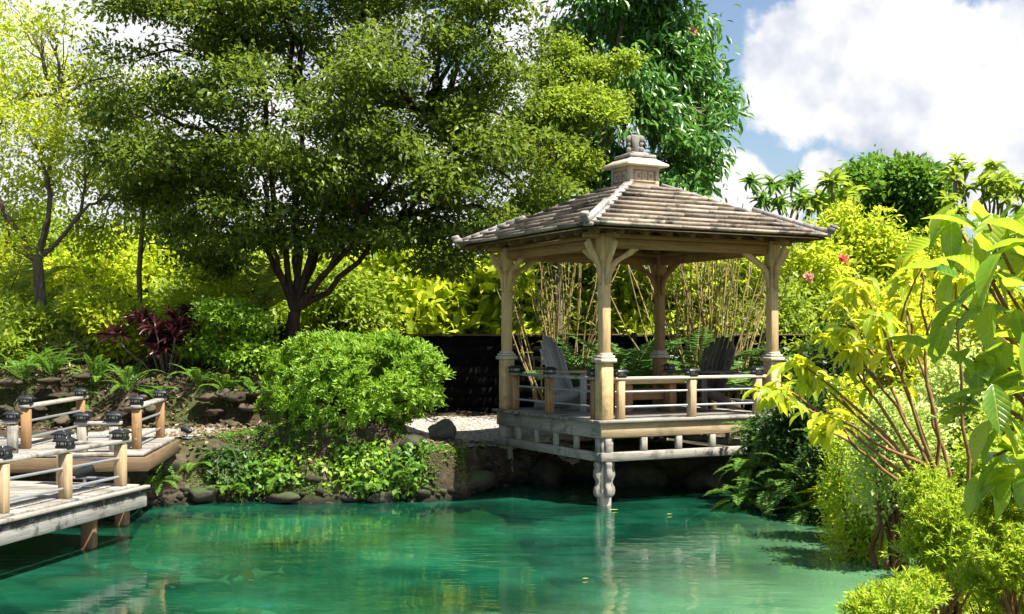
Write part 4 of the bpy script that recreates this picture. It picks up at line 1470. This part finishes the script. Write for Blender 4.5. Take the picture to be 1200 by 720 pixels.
# --- the clipped shrub on its mossy mound
sx, sy = P(412, 0, 16.35)[0], 16.35
base = np.array([sx, sy, gz(sx, sy) - .03])
cs = empty('clipped_shrub', 'rounded bright green clipped shrub on the mossy mound by the water', 'shrub', base)
g = Geo()
blobs = []
cz = CAM_Z - (452 - 398) / 1400 * sy - base[2]
for q in range(9):
    e = limb_path((rng.normal(0, .08), rng.normal(0, .08), 0), np.array([rng.normal(0, .6), rng.normal(0, .45), cz + rng.uniform(-.2, .3)]), 6, .05, .08)
    tube(g, e, np.linspace(.035, .008, 6), 6)
g.build('stem', M['bark_dark'], cs, smooth=True)
g = Geo()
k_ = sy / 1400
blobs = [((px - 412) * k_, rng.uniform(-.3, .3), cz - (py - 452) * k_, rx * k_, rx * k_ * .95, ry * k_) for px, py, rx, ry in
         [(412, 448, 92, 50), (355, 452, 52, 44), (470, 450, 52, 46), (385, 425, 60, 32), (445, 424, 58, 30), (330, 470, 30, 28), (497, 455, 26, 28), (395, 478, 55, 34), (450, 478, 40, 26), (360, 490, 30, 22), (410, 508, 32, 18), (398, 518, 44, 22), (440, 512, 30, 20), (380, 530, 26, 16), (410, 536, 30, 16), (445, 532, 24, 14), (360, 512, 24, 16)]]
nn = 3500
B = np.array(blobs)
wg = (B[:, 3] * B[:, 5])
which = rng.choice(len(B), nn, p=wg / wg.sum())
u = runit(nn)
u[:, 2] += .25
u = unit(u)
c = B[which, :3] + u * B[which, 3:] * (1 - .22 * rng.random(nn) ** 1.5)[:, None]
c += u * (.10 * pnoise(c, 4.0, 2.0) + .05 * pnoise(c, 9.0, 3.0))[:, None]
keep = (c[:, 2] > -.2) & (pnoise(c, 4.6, 7.0) > -.42)
c, u = c[keep], u[keep]
npr = 16
a = rng.uniform(0, 6.28, (len(c), npr))
axis = unit(u + np.array([0, 0, .5]))
s1 = unit(np.cross(axis, np.array([.3, .8, .2])))
s2_ = np.cross(axis, s1)
spread_ = rng.uniform(.25, 1.1, (len(c), npr))
D = axis[:, None] * 1.0 + (np.cos(a)[..., None] * s1[:, None] + np.sin(a)[..., None] * s2_[:, None]) * spread_[..., None] * 1.8
D = D.reshape(-1, 3)
pos = np.repeat(c, npr, 0) + rng.normal(0, .022, (len(c) * npr, 3))
put_leaves(g, pos, D, np.repeat(axis, npr, 0) + rng.normal(0, .3, pos.shape), rng.uniform(.06, .11, len(pos)), rng.uniform(.020, .032, len(pos)))
g.build('foliage', M['leaf_shrub'], cs)

# plants hanging over the mound's face
for px, py, wpx, hpx, mat, lab in [(300, 552, 90, 50, 'leaf_fern', 'leafy green creeper hanging over the left of the mossy mound'), (385, 545, 110, 60, 'leaf_shrub', 'ivy like creeper hanging below the clipped shrub'), (455, 550, 70, 60, 'leaf_fern', 'broad leaved creeper at the right end of the mossy mound'), (250, 545, 60, 45, 'leaf_dark', 'dark creeper at the left end of the mossy mound')]:
    dist = 15.45
    c0 = P(px, py, dist)
    root = empty('creeper', lab, 'plant', c0, 0, 'creepers on the mound')
    g, sg = Geo(), Geo()
    kx = dist / 1400
    for q in range(84):
        x = rng.uniform(-wpx * .62, wpx * .62) * kx
        yt = rng.uniform(.05, .45)
        top = np.array([x, yt, hpx / 2 * kx * rng.uniform(.2, 1.1)])
        end = np.array([x + rng.normal(0, .12), -.12 + rng.normal(0, .05), -hpx / 2 * kx * rng.uniform(.2, 1.15)])
        pth = limb_path(top, end, 7, .12, .1)
        tube(sg, pth, .005, 4)
        n = 16
        idx = rng.uniform(0, 6, n)
        i0 = idx.astype(int)
        pos = pth[i0] + (pth[np.minimum(i0 + 1, 6)] - pth[i0]) * (idx - i0)[:, None]
        D = rng.normal(0, .8, (n, 3)) + np.array([0, -.6, -.3])
        put_leaves(g, pos + rng.normal(0, .03, pos.shape), D, np.array([0, -.7, .8]) + rng.normal(0, .4, (n, 3)), rng.uniform(.05, .11, n), rng.uniform(.04, .075, n))
    sg.build('stem', M['stem_green'], root)
    g.build('foliage', M[mat], root)
for px, py, dist, n, L, lab in [(330, 560, 15.3, 11, .34, 'small fern hanging from the mound below the creeper'), (438, 572, 15.25, 11, .36, 'light green fern at the waterline below the clipped shrub'), (270, 575, 15.25, 9, .32, 'small fern at the left foot of the mound'), (480, 555, 15.35, 9, .32, 'small fern beside the boulder at the right end of the mound'), (185, 565, 14.9, 13, .45, 'fern hanging under the end of the boardwalk'), (176, 545, 15.1, 12, .5, 'grassy fern tucked beneath the upper boardwalk'), (230, 545, 15.35, 9, .32, 'small dark fern below the garden spotlight')]:
    fern(lab, P(px, py, dist), n, L, M['leaf_fern'], .020, .075, 16, up=(.1, 1.2), droop=(1.0, 2.0), group='small ferns along the far bank')
# small stones along the waterline
_b2 = bmesh.new()
bmesh.ops.create_icosphere(_b2, subdivisions=1, radius=1)
PV = np.array([v.co[:] for v in _b2.verts])
PF = np.array([[v.index for v in f.verts] for f in _b2.faces])
_b2.free()
g = Geo()
xx, yy = rng.uniform(-5.2, 3.2, 9000), rng.uniform(13.6, 17.8, 9000)
dd_ = pond_dist(xx, yy)
k = (dd_ > -.12) & (dd_ < .15)
for x, y in list(zip(xx[k], yy[k]))[:520]:
    s_ = rng.uniform(.02, .075)
    V = PV * (1 + rng.normal(0, .16, (len(PV), 1))) * np.array([s_ * rng.uniform(.8, 1.6), s_, s_ * rng.uniform(.5, .9)])
    g.add(V + np.array([x, y, gz(x, y) + s_ * .25]), PF)
tag(g.build('pebbles', M['rock_wet']), 'small broken stones strewn along the waterline', 'pebbles', kind='stuff')
# moss and low growth over the mound
g = Geo()
n = 30000
xx, yy = rng.uniform(-4.3, -.5, n), rng.uniform(15.15, 16.7, n)
zz = ground_z(xx, yy)
k = (zz > .1) & (pnoise(np.stack([xx, yy, zz], -1), 2.6, 4) > -.25)
pos = np.stack([xx, yy, zz + .005], -1)[k]
put_leaves(g, pos, rng.normal(size=pos.shape) * np.array([1, 1, .3]) + np.array([0, 0, .5]), np.array([0, 0, 1.0]) + rng.normal(0, .4, pos.shape), rng.uniform(.02, .045, len(pos)), rng.uniform(.012, .022, len(pos)))
tag(g.build('moss', M['leaf_fern']), 'low moss and tiny plants covering the mound', 'moss', kind='stuff')


# --- behind the gazebo: canes and palms in front of the fence
def cane_clump(label, px, dist, n, top_py, lean, wpx):
    pos = on_ground(px, dist)
    root = empty('bamboo_clump', label, 'bamboo', pos, 0, 'cane clumps behind the gazebo')
    hgt = CAM_Z - (top_py - 398) / 1400 * dist - pos[2]
    sg, g = Geo(), Geo()
    wd = wpx / 1400 * dist
    for q in range(n):
        b = np.array([rng.normal(0, wd * .13), rng.normal(0, .14), 0])
        top = np.array([b[0] * 2.2 + rng.normal(lean, wd * .28), rng.normal(0, .35), hgt * rng.uniform(.7, 1.12)])
        pth = limb_path(b, top, 7, 0, .03)
        tube(sg, pth, np.linspace(.019, .008, 7), 5)
        m_ = 16
        idx = rng.uniform(3.0, 6, m_)
        i0 = idx.astype(int)
        p0 = pth[i0] + (pth[np.minimum(i0 + 1, 6)] - pth[i0]) * (idx - i0)[:, None]
        D = rng.normal(0, 1, (m_, 3)) + np.array([0, 0, -.1])
        put_leaves(g, p0 + rng.normal(0, .09, p0.shape), D, np.array([0, 0, 1.0]) + rng.normal(0, .5, (m_, 3)), rng.uniform(.08, .17, m_), rng.uniform(.022, .04, m_))
    sg.build('cane', M['cane'], root)
    g.build('foliage', M['leaf_cane'], root)


cane_clump('thin cane clump behind the left side of the gazebo', 655, 19.9, 34, 270, 0, 90)
cane_clump('dense pale cane clump behind the right side of the gazebo', 828, 19.9, 62, 262, .1, 130)
for px, dist, n, L, lab in [(735, 19.5, 24, 1.15, 'dark green palm seen between the nearest and back gazebo posts'), (690, 19.7, 20, 1.05, 'green palm behind the left chair of the gazebo'), (822, 19.5, 22, 1.15, 'upright palm below the dense cane clump'), (885, 19.8, 9, .9, 'palm with drooping frond right of the dark brown chair')]:
    fern(lab, on_ground(px, dist) + np.array([0, 0, .45]), n, L * 1.3, M['leaf_palm'], .030, .34, 26, up=(.75, 1.4), droop=(.8, 1.7), name='palm', cat='palm', r=.008, lift=.25, arch=1.4, group='palms behind the gazebo')
g = Geo()
strap_plant('yellow edged strap leaved plant beside the left chair', on_ground(662, 19.4) + np.array([0, 0, .3]), 40, .5, .045, M['leaf_yellow'], name='variegated_plant')

# --- right hand side, far to near
b0 = on_ground(1050, 29)
rows = [(1000, 215, 30, 22), (1040, 205, 34, 22), (1075, 215, 34, 24), (1030, 240, 40, 26), (1080, 250, 32, 28), (1060, 285, 45, 30), (1010, 265, 35, 24), (1088, 220, 18, 18), (1090, 285, 20, 24), (985, 235, 20, 16), (1065, 192, 18, 10)]
tree('dense_tree', 'dense round dark green tree on the skyline right of the gazebo', b0, local([b0, P(1050, 330, 29), P(1048, 270, 29)], b0), .16, px_blobs(rows, 29, b0, .7), M['bark_grey'], M['leaf_fern'], 2000, 12, .16, .15, .085, gap=.22, gapf=1.8, limb_r=.06)


def rosette_tree(label, px, dist, base_py, tips, L, mat, nl=30, name='plumeria_tree', W=.10, group=None, r=.035):
    b0 = on_ground(px, dist)
    root = empty(name, label, 'tree', b0, 0, group)
    sg, g = Geo(), Geo()
    mid = P(px, base_py, dist) - b0
    tube(sg, limb_path((0, 0, 0), mid, 6, 0, .03), np.linspace(r * 2, r * 1.4, 6), 8)
    for tx, ty in tips:
        tp = P(tx, ty, dist + rng.uniform(-.5, .5)) - b0
        tube(sg, limb_path(mid, tp, 7, -.06, .06), np.linspace(r * 1.2, r * .5, 7), 6)
        a, e = rng.uniform(0, 6.28, nl), rng.uniform(-.65, 1.2, nl)
        D = np.stack([np.cos(a) * np.cos(e), np.sin(a) * np.cos(e), np.sin(e)], -1)
        put_leaves(g, np.repeat(tp[None], nl, 0) + rng.normal(0, .04, (nl, 3)), D, np.array([0, 0, 1.0]) + rng.normal(0, .25, (nl, 3)), L * rng.uniform(.7, 1.15, nl), W * rng.uniform(.8, 1.2, nl), T_BIG)
    sg.build('trunk', M['bark_grey'], root, smooth=True)
    g.build('crown', mat, root)


rosette_tree('rosette leaved tree just above the right eave of the gazebo', 925, 27, 290, [(880, 214), (907, 218), (930, 212), (912, 240), (938, 232), (895, 236), (950, 240)], .36, M['leaf_fern'], 34, W=.075, group='rosette leaved trees on the skyline')
rosette_tree('yellow green plumeria left of the round dark tree', 968, 26, 300, [(955, 236), (975, 214), (985, 236), (1000, 226)], .42, M['leaf_airy'], 28, W=.13, group='rosette leaved trees on the skyline')
rosette_tree('thin plumeria with yellow leaves right of the round dark tree', 1122, 24, 300, [(1122, 190), (1118, 206), (1130, 224), (1110, 236), (1124, 250), (1132, 200)], .30, M['leaf_airy'], 24, W=.10, group='rosette leaved trees on the skyline')
rosette_tree('wider plumeria with yellow leaves near the right edge of the skyline', 1165, 24, 300, [(1150, 214), (1165, 198), (1180, 210), (1158, 228), (1176, 232), (1188, 222), (1170, 214)], .30, M['leaf_airy'], 28, W=.10, group='rosette leaved trees on the skyline')
rosette_tree('plumeria cut off by the right edge of the picture', 1215, 23, 300, [(1196, 226), (1210, 214), (1225, 226), (1200, 246), (1230, 206)], .30, M['leaf_airy'], 26, W=.10, group='rosette leaved trees on the skyline')

for px, dist, wpx, top, mat, L, ncl, lab in [
        (940, 23, 130, 262, 'leaf_glow', .13, 900, 'tall yellow green hedge bush right of the gazebo eave'),
        (1010, 24, 130, 238, 'leaf_glow', .13, 900, 'tall yellow green hedge bush below the round dark tree'),
        (1100, 24, 140, 262, 'leaf_glow', .14, 800, 'yellow green hedge bush under the thin plumeria'),
        (1180, 23, 150, 258, 'leaf_airy', .14, 800, 'green hedge bush at the right edge below the plumerias'),
        (905, 21.5, 100, 330, 'leaf_airy', .12, 620, 'light green bush behind the right gazebo post'),
        (985, 20, 120, 318, 'leaf_airy', .10, 800, 'tangled light bush with pink flowers right of the gazebo'),
        (1060, 19, 120, 330, 'leaf_lime', .10, 700, 'lime bush behind the strap leaved grass'),
        (1140, 17, 140, 345, 'leaf_glow', .10, 700, 'yellow bush behind the broad leaved plant'),
        (985, 17.3, 90, 392, 'leaf_dark', .09, 700, 'dark green bush at the right end of the fence'),
        (1215, 14, 160, 330, 'leaf_lime', .11, 700, 'lime bush at the right edge behind the broad leaved plant')]:
    shrub('bush', lab, px, dist, wpx, top, M[mat], L, L * .5, ncl, 10, .14, nb=9, gap=.12)
fern('cycad with arching fronds in front of the round dark tree', on_ground(1015, 20.5) + np.array([0, 0, 1.2]), 26, 1.25, M['leaf_fern'], .03, .26, 32, up=(.5, 1.5), droop=(1.2, 2.2), name='cycad', cat='palm', r=.012, lift=.1, arch=1.3)
# flowers
for px, py, dist, mat, lab in [(987, 303, 19.0, 'petal_red', 'red flower head right of the gazebo eave'), (947, 325, 19.0, 'petal_pink', 'pink flower head beside the right gazebo post'), (1067, 460, 10.3, 'petal_red', 'small red flower among the pale bushes on the right bank'), (642, 12, 24.2, 'petal_pink', 'pink flower head high in the left of the tall glossy tree'), (812, 37, 24.2, 'petal_pink', 'pink flower head high in the right of the tall glossy tree')]:
    g = Geo()
    n = 60 if dist > 15 else 26
    s_ = .085 if dist > 15 else .03
    put_leaves(g, rng.normal(0, s_ * .35, (n, 3)), runit(n), runit(n), s_ * .8, s_ * .5)
    tag(g.build('flower', M[mat], loc=P(px, py, dist)), lab, 'flower', 'flowers among the bushes')

strap_plant('yellow green strap leaved grass behind the branching plant', on_ground(1045, 13.5) + np.array([0, 0, .15]), 260, 1.05, .028, M['leaf_lime'], up=(.35, 1.5), group='strap leaved grasses')
strap_plant('lower strap leaved grass left of the pale bushes', on_ground(1005, 14.2) + np.array([0, 0, .1]), 160, .85, .026, M['leaf_glow'], up=(.35, 1.5), group='strap leaved grasses')
for px, dist, wpx, top, mat, L, W, ncl, lab in [
        (1115, 11.6, 150, 398, 'leaf_pale', .050, .028, 1000, 'white speckled variegated bush behind the branching plant'),
        (1050, 10.8, 120, 452, 'leaf_pale', .045, .024, 900, 'pale green mounded bush on the right bank'),
        (1020, 12.2, 110, 430, 'leaf_lime', .055, .028, 700, 'lime mounded bush above the fern bank'),
        (1010, 11.4, 90, 498, 'leaf_needle', .045, .020, 700, 'yellow green low bush at the edge of the fern bank'),
        (1175, 10, 150, 470, 'leaf_needle', .05, .022, 900, 'yellow green bush under the big broad leaves'),
        (945, 14.6, 110, 432, 'leaf_dark', .06, .03, 1100, 'dark green fine leaved bush beside the right gazebo post'),
        (1000, 13.6, 100, 470, 'leaf_dark', .06, .03, 900, 'dark green bush in the middle of the fern bank'),
        (905, 15.2, 80, 478, 'leaf_dark', .06, .03, 700, 'dark green bush at the right corner of the gazebo deck')]:
    shrub('bush', lab, px, dist, wpx, top, M[mat], L, W, ncl, 12, .075, nb=8, gap=.1, zlo=.05)
fl = [(882, 548, 14.75, .55), (905, 575, 14.3, .55), (930, 560, 14.2, .6), (955, 575, 13.9, .6), (985, 560, 13.7, .6), (1010, 575, 13.5, .6), (895, 520, 15.0, .55), (925, 520, 14.7, .55), (965, 525, 14.2, .6), (1000, 530, 13.9, .55), (1030, 555, 13.2, .55), (872, 585, 14.6, .5), (945, 600, 13.75, .5), (1022, 600, 13.2, .5), (980, 598, 13.6, .5), (1040, 525, 12.9, .5), (880, 505, 15.4, .45)]
wh = ['under the right corner of the gazebo deck', 'at the left end of the fern bank', 'left of the long hanging frond', 'with a long hanging frond', 'in the middle of the fern bank', 'right of the middle of the fern bank', 'touching the deck boards', 'above the left end of the fern bank', 'halfway up the fern bank', 'below the lime bush', 'at the right end of the fern bank', 'lowest at the left by the water', 'dipping to the white floating leaf', 'at the waterline by the dark stone', 'at the waterline in the middle', 'high at the right end of the fern bank', 'topmost beside the right post']
for (px, py, dist, L), w_ in zip(fl, wh):
    fern(f'green fern on the right bank {w_}', P(px, py, dist), 13, L, M['leaf_fern'] if px % 5 else M['leaf_palm'], .024, .105, 20, up=(-.1, 1.2), droop=(.9, 1.9), group='ferns on the right bank')
# low ground cover on the right bank
g = Geo()
n = 26000
xx, yy = rng.uniform(2.2, 8.5, n), rng.uniform(5.5, 16, n)
zz = ground_z(xx, yy)
k = (zz > .1)
pos = np.stack([xx, yy, zz + rng.uniform(0, .12, n)], -1)[k]
put_leaves(g, pos, rng.normal(size=pos.shape) + np.array([0, 0, .5]), np.array([0, 0, 1.0]) + rng.normal(0, .5, pos.shape), rng.uniform(.04, .09, len(pos)), rng.uniform(.02, .04, len(pos)))
tag(g.build('ground_cover', M['leaf_needle']), 'low leafy ground cover on the right bank', 'ground cover', kind='stuff')


# --- nearest plants on the right
def broad_rosette(g, tip, n, L, W, az=None, e=(-.9, .7), tpl=T_BIG, spread=.03):
    L = L * rng.uniform(.75, 1.15)
    a = rng.uniform(0, 6.28, n) if az is None else rng.uniform(*az, n)
    ee = rng.uniform(*e, n)
    D = np.stack([np.cos(a) * np.cos(ee), np.sin(a) * np.cos(ee), np.sin(ee)], -1)
    N = np.stack([-np.cos(a) * np.sin(ee), -np.sin(a) * np.sin(ee), np.cos(ee)], -1)
    put_leaves(g, np.repeat(np.asarray(tip)[None], n, 0) + rng.normal(0, spread, (n, 3)), D, N + rng.normal(0, .3, (n, 3)), L * rng.uniform(.7, 1.15, n), W * rng.uniform(.75, 1.2, n), tpl, veins=True)


b0 = on_ground(1108, 7.2)
bp = empty('branching_plant', 'tall thin branched plant with lime leaves leaning over the water on the right', 'plant', b0)
sg, g = Geo(), Geo()
node = P(1110, 590, 7.2) - b0
for q in range(5):
    tube(sg, limb_path((rng.normal(0, .06), rng.normal(0, .06), -.05), node + rng.normal(0, .06, 3), 6, 0, .03), np.linspace(.022, .016, 6), 7)
tips = [((915, 452), 7.3), ((935, 425), 7.5), ((900, 500 - 40), 7.2), ((985, 352), 7.6), ((1005, 335), 7.2), ((1030, 372), 7.0), ((962, 498), 6.9), ((950, 440), 7.6), ((1075, 300), 7.2), ((1055, 330), 7.5), ((1000, 410), 7.3), ((1120, 330), 7.0), ((975, 395), 7.4)]
for (tx, ty), dist in tips:
    tp = P(tx, ty, dist) - b0
    st = node + rng.normal(0, .05, 3)
    if ty > 470: st = st + np.array([0, 0, -.1])
    pth = limb_path(st, tp, 10, .04, .035)
    tube(sg, pth, np.linspace(.014, .0055, 10), 7)
    broad_rosette(g, tp, 15, .165, .058, e=(-1.0, .6), spread=.025)
    for _ in range(3):
        i0 = rng.integers(6, 10)
        broad_rosette(g, pth[i0] + rng.normal(0, .03, 3), 3, .14, .05, e=(-1.0, .5), spread=.02)
    if rng.random() < .7:
        e = pth[6] + (tp - pth[4]) * .5 + rng.normal(0, .12, 3)
        tube(sg, limb_path(pth[6], e, 5, .05, .05), np.linspace(.008, .004, 5), 5)
        broad_rosette(g, e, 10, .15, .054, e=(-1.0, .6), spread=.02)
sg.build('stem', M['stem_brown'], bp, smooth=True)
g.build('foliage', M['leaf_limeveined'], bp, smooth=True, grain=True)

b0 = on_ground(1290, 4.6)
br = empty('broad_leaved_plant', 'big broad leaved plant with glossy bright green leaves at the right edge', 'plant', b0)
sg, g = Geo(), Geo()
hub = P(1262, 520, 4.6) - b0
tube(sg, limb_path((0, 0, -.05), hub, 6, 0, .03), np.linspace(.035, .028, 6), 8)
for (tx, ty), dist in [((1120, 262), 4.5), ((1158, 262), 4.3), ((1195, 250), 4.5), ((1135, 305), 4.7), ((1172, 318), 4.2), ((1205, 300), 4.4), ((1120, 352), 4.6), ((1160, 372), 4.4), ((1200, 360), 4.2), ((1140, 420), 4.5), ((1182, 432), 4.3), ((1215, 420), 4.5), ((1150, 468), 4.5), ((1190, 490), 4.2), ((1165, 535), 4.4), ((1200, 545), 4.3), ((1225, 250), 4.3), ((1180, 285), 4.7)]:
    tp = P(tx, ty, dist) - b0
    pth = limb_path(hub + rng.normal(0, .03, 3), tp, 8, .05, .03)
    tube(sg, pth, np.linspace(.014, .005, 8), 6)
    broad_rosette(g, tp, 8, .215, .085, e=(-1.25, .6), spread=.05, tpl=strip_tpl([.05, .30, .46, .50, .42, .22, .01], .30, .2))
sg.build('stem', M['stem_brown'], br, smooth=True)
g.build('foliage', M['leaf_broad'], br, smooth=True, grain=True)


def needle_shrub(label, px, py, dist, rows, ncl):
    """fine leaved bush; rows are (px, py, rx, ry) lobes"""
    b0 = on_ground(px, dist)
    root = empty('fine_leaved_bush', label, 'shrub', b0, 0, 'fine leaved bushes on the near bank')
    bl_ = px_blobs(rows, dist, b0, .25, .9)
    sg, g = Geo(), Geo()
    for b in bl_:
        for _ in range(3):
            tube(sg, limb_path((rng.normal(0, .04), rng.normal(0, .04), -.03), np.array(b[:3]) + runit(1)[0] * np.array(b[3:]) * .6, 7, .03, .08), np.linspace(.013, .003, 7), 5)
    B = np.array(bl_)
    wg = (B[:, 3] * B[:, 5])
    which = rng.choice(len(B), ncl, p=wg / wg.sum())
    u = unit(runit(ncl) + np.array([0, 0, .25]))
    c = B[which, :3] + u * B[which, 3:] * (1 - .55 * rng.random(ncl))[:, None]
    c = c[pnoise(c, 6.0, dist) > -.45]
    k = len(c)
    npr = 18
    ax = unit(runit(k) * .8 + np.array([0, 0, .7]))
    tt = rng.random((k, npr))
    pos = c[:, None] + ax[:, None] * tt[..., None] * .10
    D = runit(k * npr) * .8 + np.repeat(ax, npr, 0) * .9
    put_leaves(g, pos.reshape(-1, 3), D, np.array([0, 0, 1.0]) + rng.normal(0, .5, (k * npr, 3)), rng.uniform(.028, .05, k * npr), rng.uniform(.007, .011, k * npr))
    sg.build('stem', M['stem_brown'], root, smooth=True)
    g.build('foliage', M['leaf_needle'], root)


needle_shrub('fine leaved yellow green bush around the foot of the branching plant', 1095, 700, 7.0, [(1085, 590, 32, 35), (1110, 620, 40, 40), (1090, 650, 35, 35), (1140, 650, 45, 40), (1120, 690, 40, 35), (1065, 640, 16, 20)], 1050)
needle_shrub('fine leaved bush filling the lower right corner', 1180, 720, 6.0, [(1170, 610, 35, 35), (1190, 660, 45, 45), (1150, 700, 40, 35), (1200, 570, 30, 35), (1200, 710, 40, 40), (1120, 715, 35, 20), (1060, 715, 35, 14)], 1150)
needle_shrub('low fine leaved bush at the near edge of the water', 1045, 740, 6.6, [(1040, 712, 30, 14), (1015, 720, 20, 10), (1075, 700, 26, 16)], 420)


# ------------------------------------------------------------------ koi and floating leaves
def koi(label, px, py, L, rz, pale=True, z=-.13):
    L = L * 1.35
    dist = CAM_Z * 1400 / (py - 398)
    root = empty('koi', label, 'fish', ((px - 600) / 1400 * dist, dist, z), rz, 'koi in the pond')
    g = Geo()
    n = 12
    t = np.linspace(0, 1, n)
    xx = (t - .45) * L
    w_ = L * .11 * np.sin(np.pi * np.clip(t * .93 + .06, 0, 1)) ** .75 * (1 - .35 * t) + .003
    yy = .05 * L * np.sin(t * 4.5) * t
    k = 10
    an = np.linspace(0, 2 * np.pi, k, endpoint=False)
    V = np.stack([np.repeat(xx, k).reshape(n, k), yy[:, None] + w_[:, None] * np.cos(an), w_[:, None] * .9 * np.sin(an)], -1)
    i = np.arange(n - 1)[:, None] * k
    j = np.arange(k)[None]
    g.add(V.reshape(-1, 3), np.stack([i + j, i + (j + 1) % k, i + k + (j + 1) % k, i + k + j], -1).reshape(-1, 4))
    g.add(np.vstack([V[0], V[0].mean(0) - [.01 * L, 0, 0]]), [[a_, k, (a_ + 1) % k] for a_ in range(k)])
    body = g.build('body', M['koi_white' if pale else 'koi_orange'], root, smooth=True)
    g = Geo()
    te = np.array([xx[-1], yy[-1], 0])
    g.add([te, te + [.22 * L, .05 * L, .08 * L], te + [.15 * L, 0, 0], te + [.22 * L, -.03 * L, -.08 * L]], [[0, 1, 2], [0, 2, 3]])
    g.build('tail_fin', M['koi_white' if pale else 'koi_orange'], root)
    g = Geo()
    m_ = np.array([xx[5], yy[5], w_[5] * .85])
    g.add([m_, m_ + [.08 * L, 0, .06 * L], m_ + [.24 * L, .01, .01 * L], m_ + [.24 * L, .01, -.02 * L]], [[0, 1, 2, 3]])
    g.build('dorsal_fin', M['koi_white' if pale else 'koi_orange'], root)
    for s_ in (-1, 1):
        g = Geo()
        m_ = np.array([xx[3], yy[3] + s_ * w_[3] * .9, -.01 * L])
        g.add([m_, m_ + [.03 * L, s_ * .10 * L, -.01], m_ + [.10 * L, s_ * .09 * L, -.01], m_ + [.07 * L, 0, 0]], [[0, 1, 2, 3]])
        g.build('pectoral_fin', M['koi_white' if pale else 'koi_orange'], root)
    if pale:
        g = Geo()
        V2 = V[2:6].copy()
        V2[..., 1] = yy[2:6, None] + (V2[..., 1] - yy[2:6, None]) * 1.03
        V2[..., 2] *= 1.03
        i = np.arange(3)[:, None] * k
        g.add(V2.reshape(-1, 3), np.stack([i + j, i + (j + 1) % k, i + k + (j + 1) % k, i + k + j], -1).reshape(-1, 4))
        g.build('orange_patch', M['koi_orange'], root, smooth=True)
    return root


for px, py, L, rz, pale, lab in [(110, 631, .55, .15, True, 'pale koi in the shade right under the boardwalk'), (155, 651, .62, -.1, True, 'long pale koi swimming at the front of the left group'), (140, 660, .55, .1, False, 'orange koi beside the long pale one'), (85, 666, .50, .25, False, 'orange koi nearest the left edge of the pond'), (210, 667, .45, .5, True, 'short pale koi right of the left group'), (282, 702, .55, 2.9, True, 'pale koi with orange head nearest the camera'), (328, 622, .30, .2, False, 'small orange koi alone in mid pond'), (604, 607, .40, .1, False, 'orange koi below the left gazebo corner'), (742, 630, .55, 3.0, False, 'orange koi right of the near gazebo pile'), (295, 660, .4, 1.0, True, 'small pale koi in mid pond')]:
    koi(lab, px, py, L, rz, pale)
for px, py, L, lab in [(935, 602, .22, 'big pale fallen leaf floating below the fern bank'), (788, 604, .08, 'tiny fallen leaf floating right of the near pile'), (725, 599, .12, 'curled fallen leaf floating beside the near pile'), (690, 680, .06, 'tiny fallen leaf floating in the middle of the pond'), (1035, 630, .08, 'small fallen leaf floating near the right bank')]:
    dist = CAM_Z * 1400 / (py - 398)
    g = Geo()
    a = rng.uniform(0, 6.28)
    put_leaves(g, np.array([[0, 0, .004]]), np.array([[math.cos(a), math.sin(a), .02]]), np.array([[0, 0, 1.0]]), L, L * .5, strip_tpl([.05, .42, .46, .02], .0, .05))
    tag(g.build('floating_leaf', M['leaf_pale'], loc=((px - 600) / 1400 * dist, dist, .012)), lab, 'leaf', 'leaves floating on the pond')
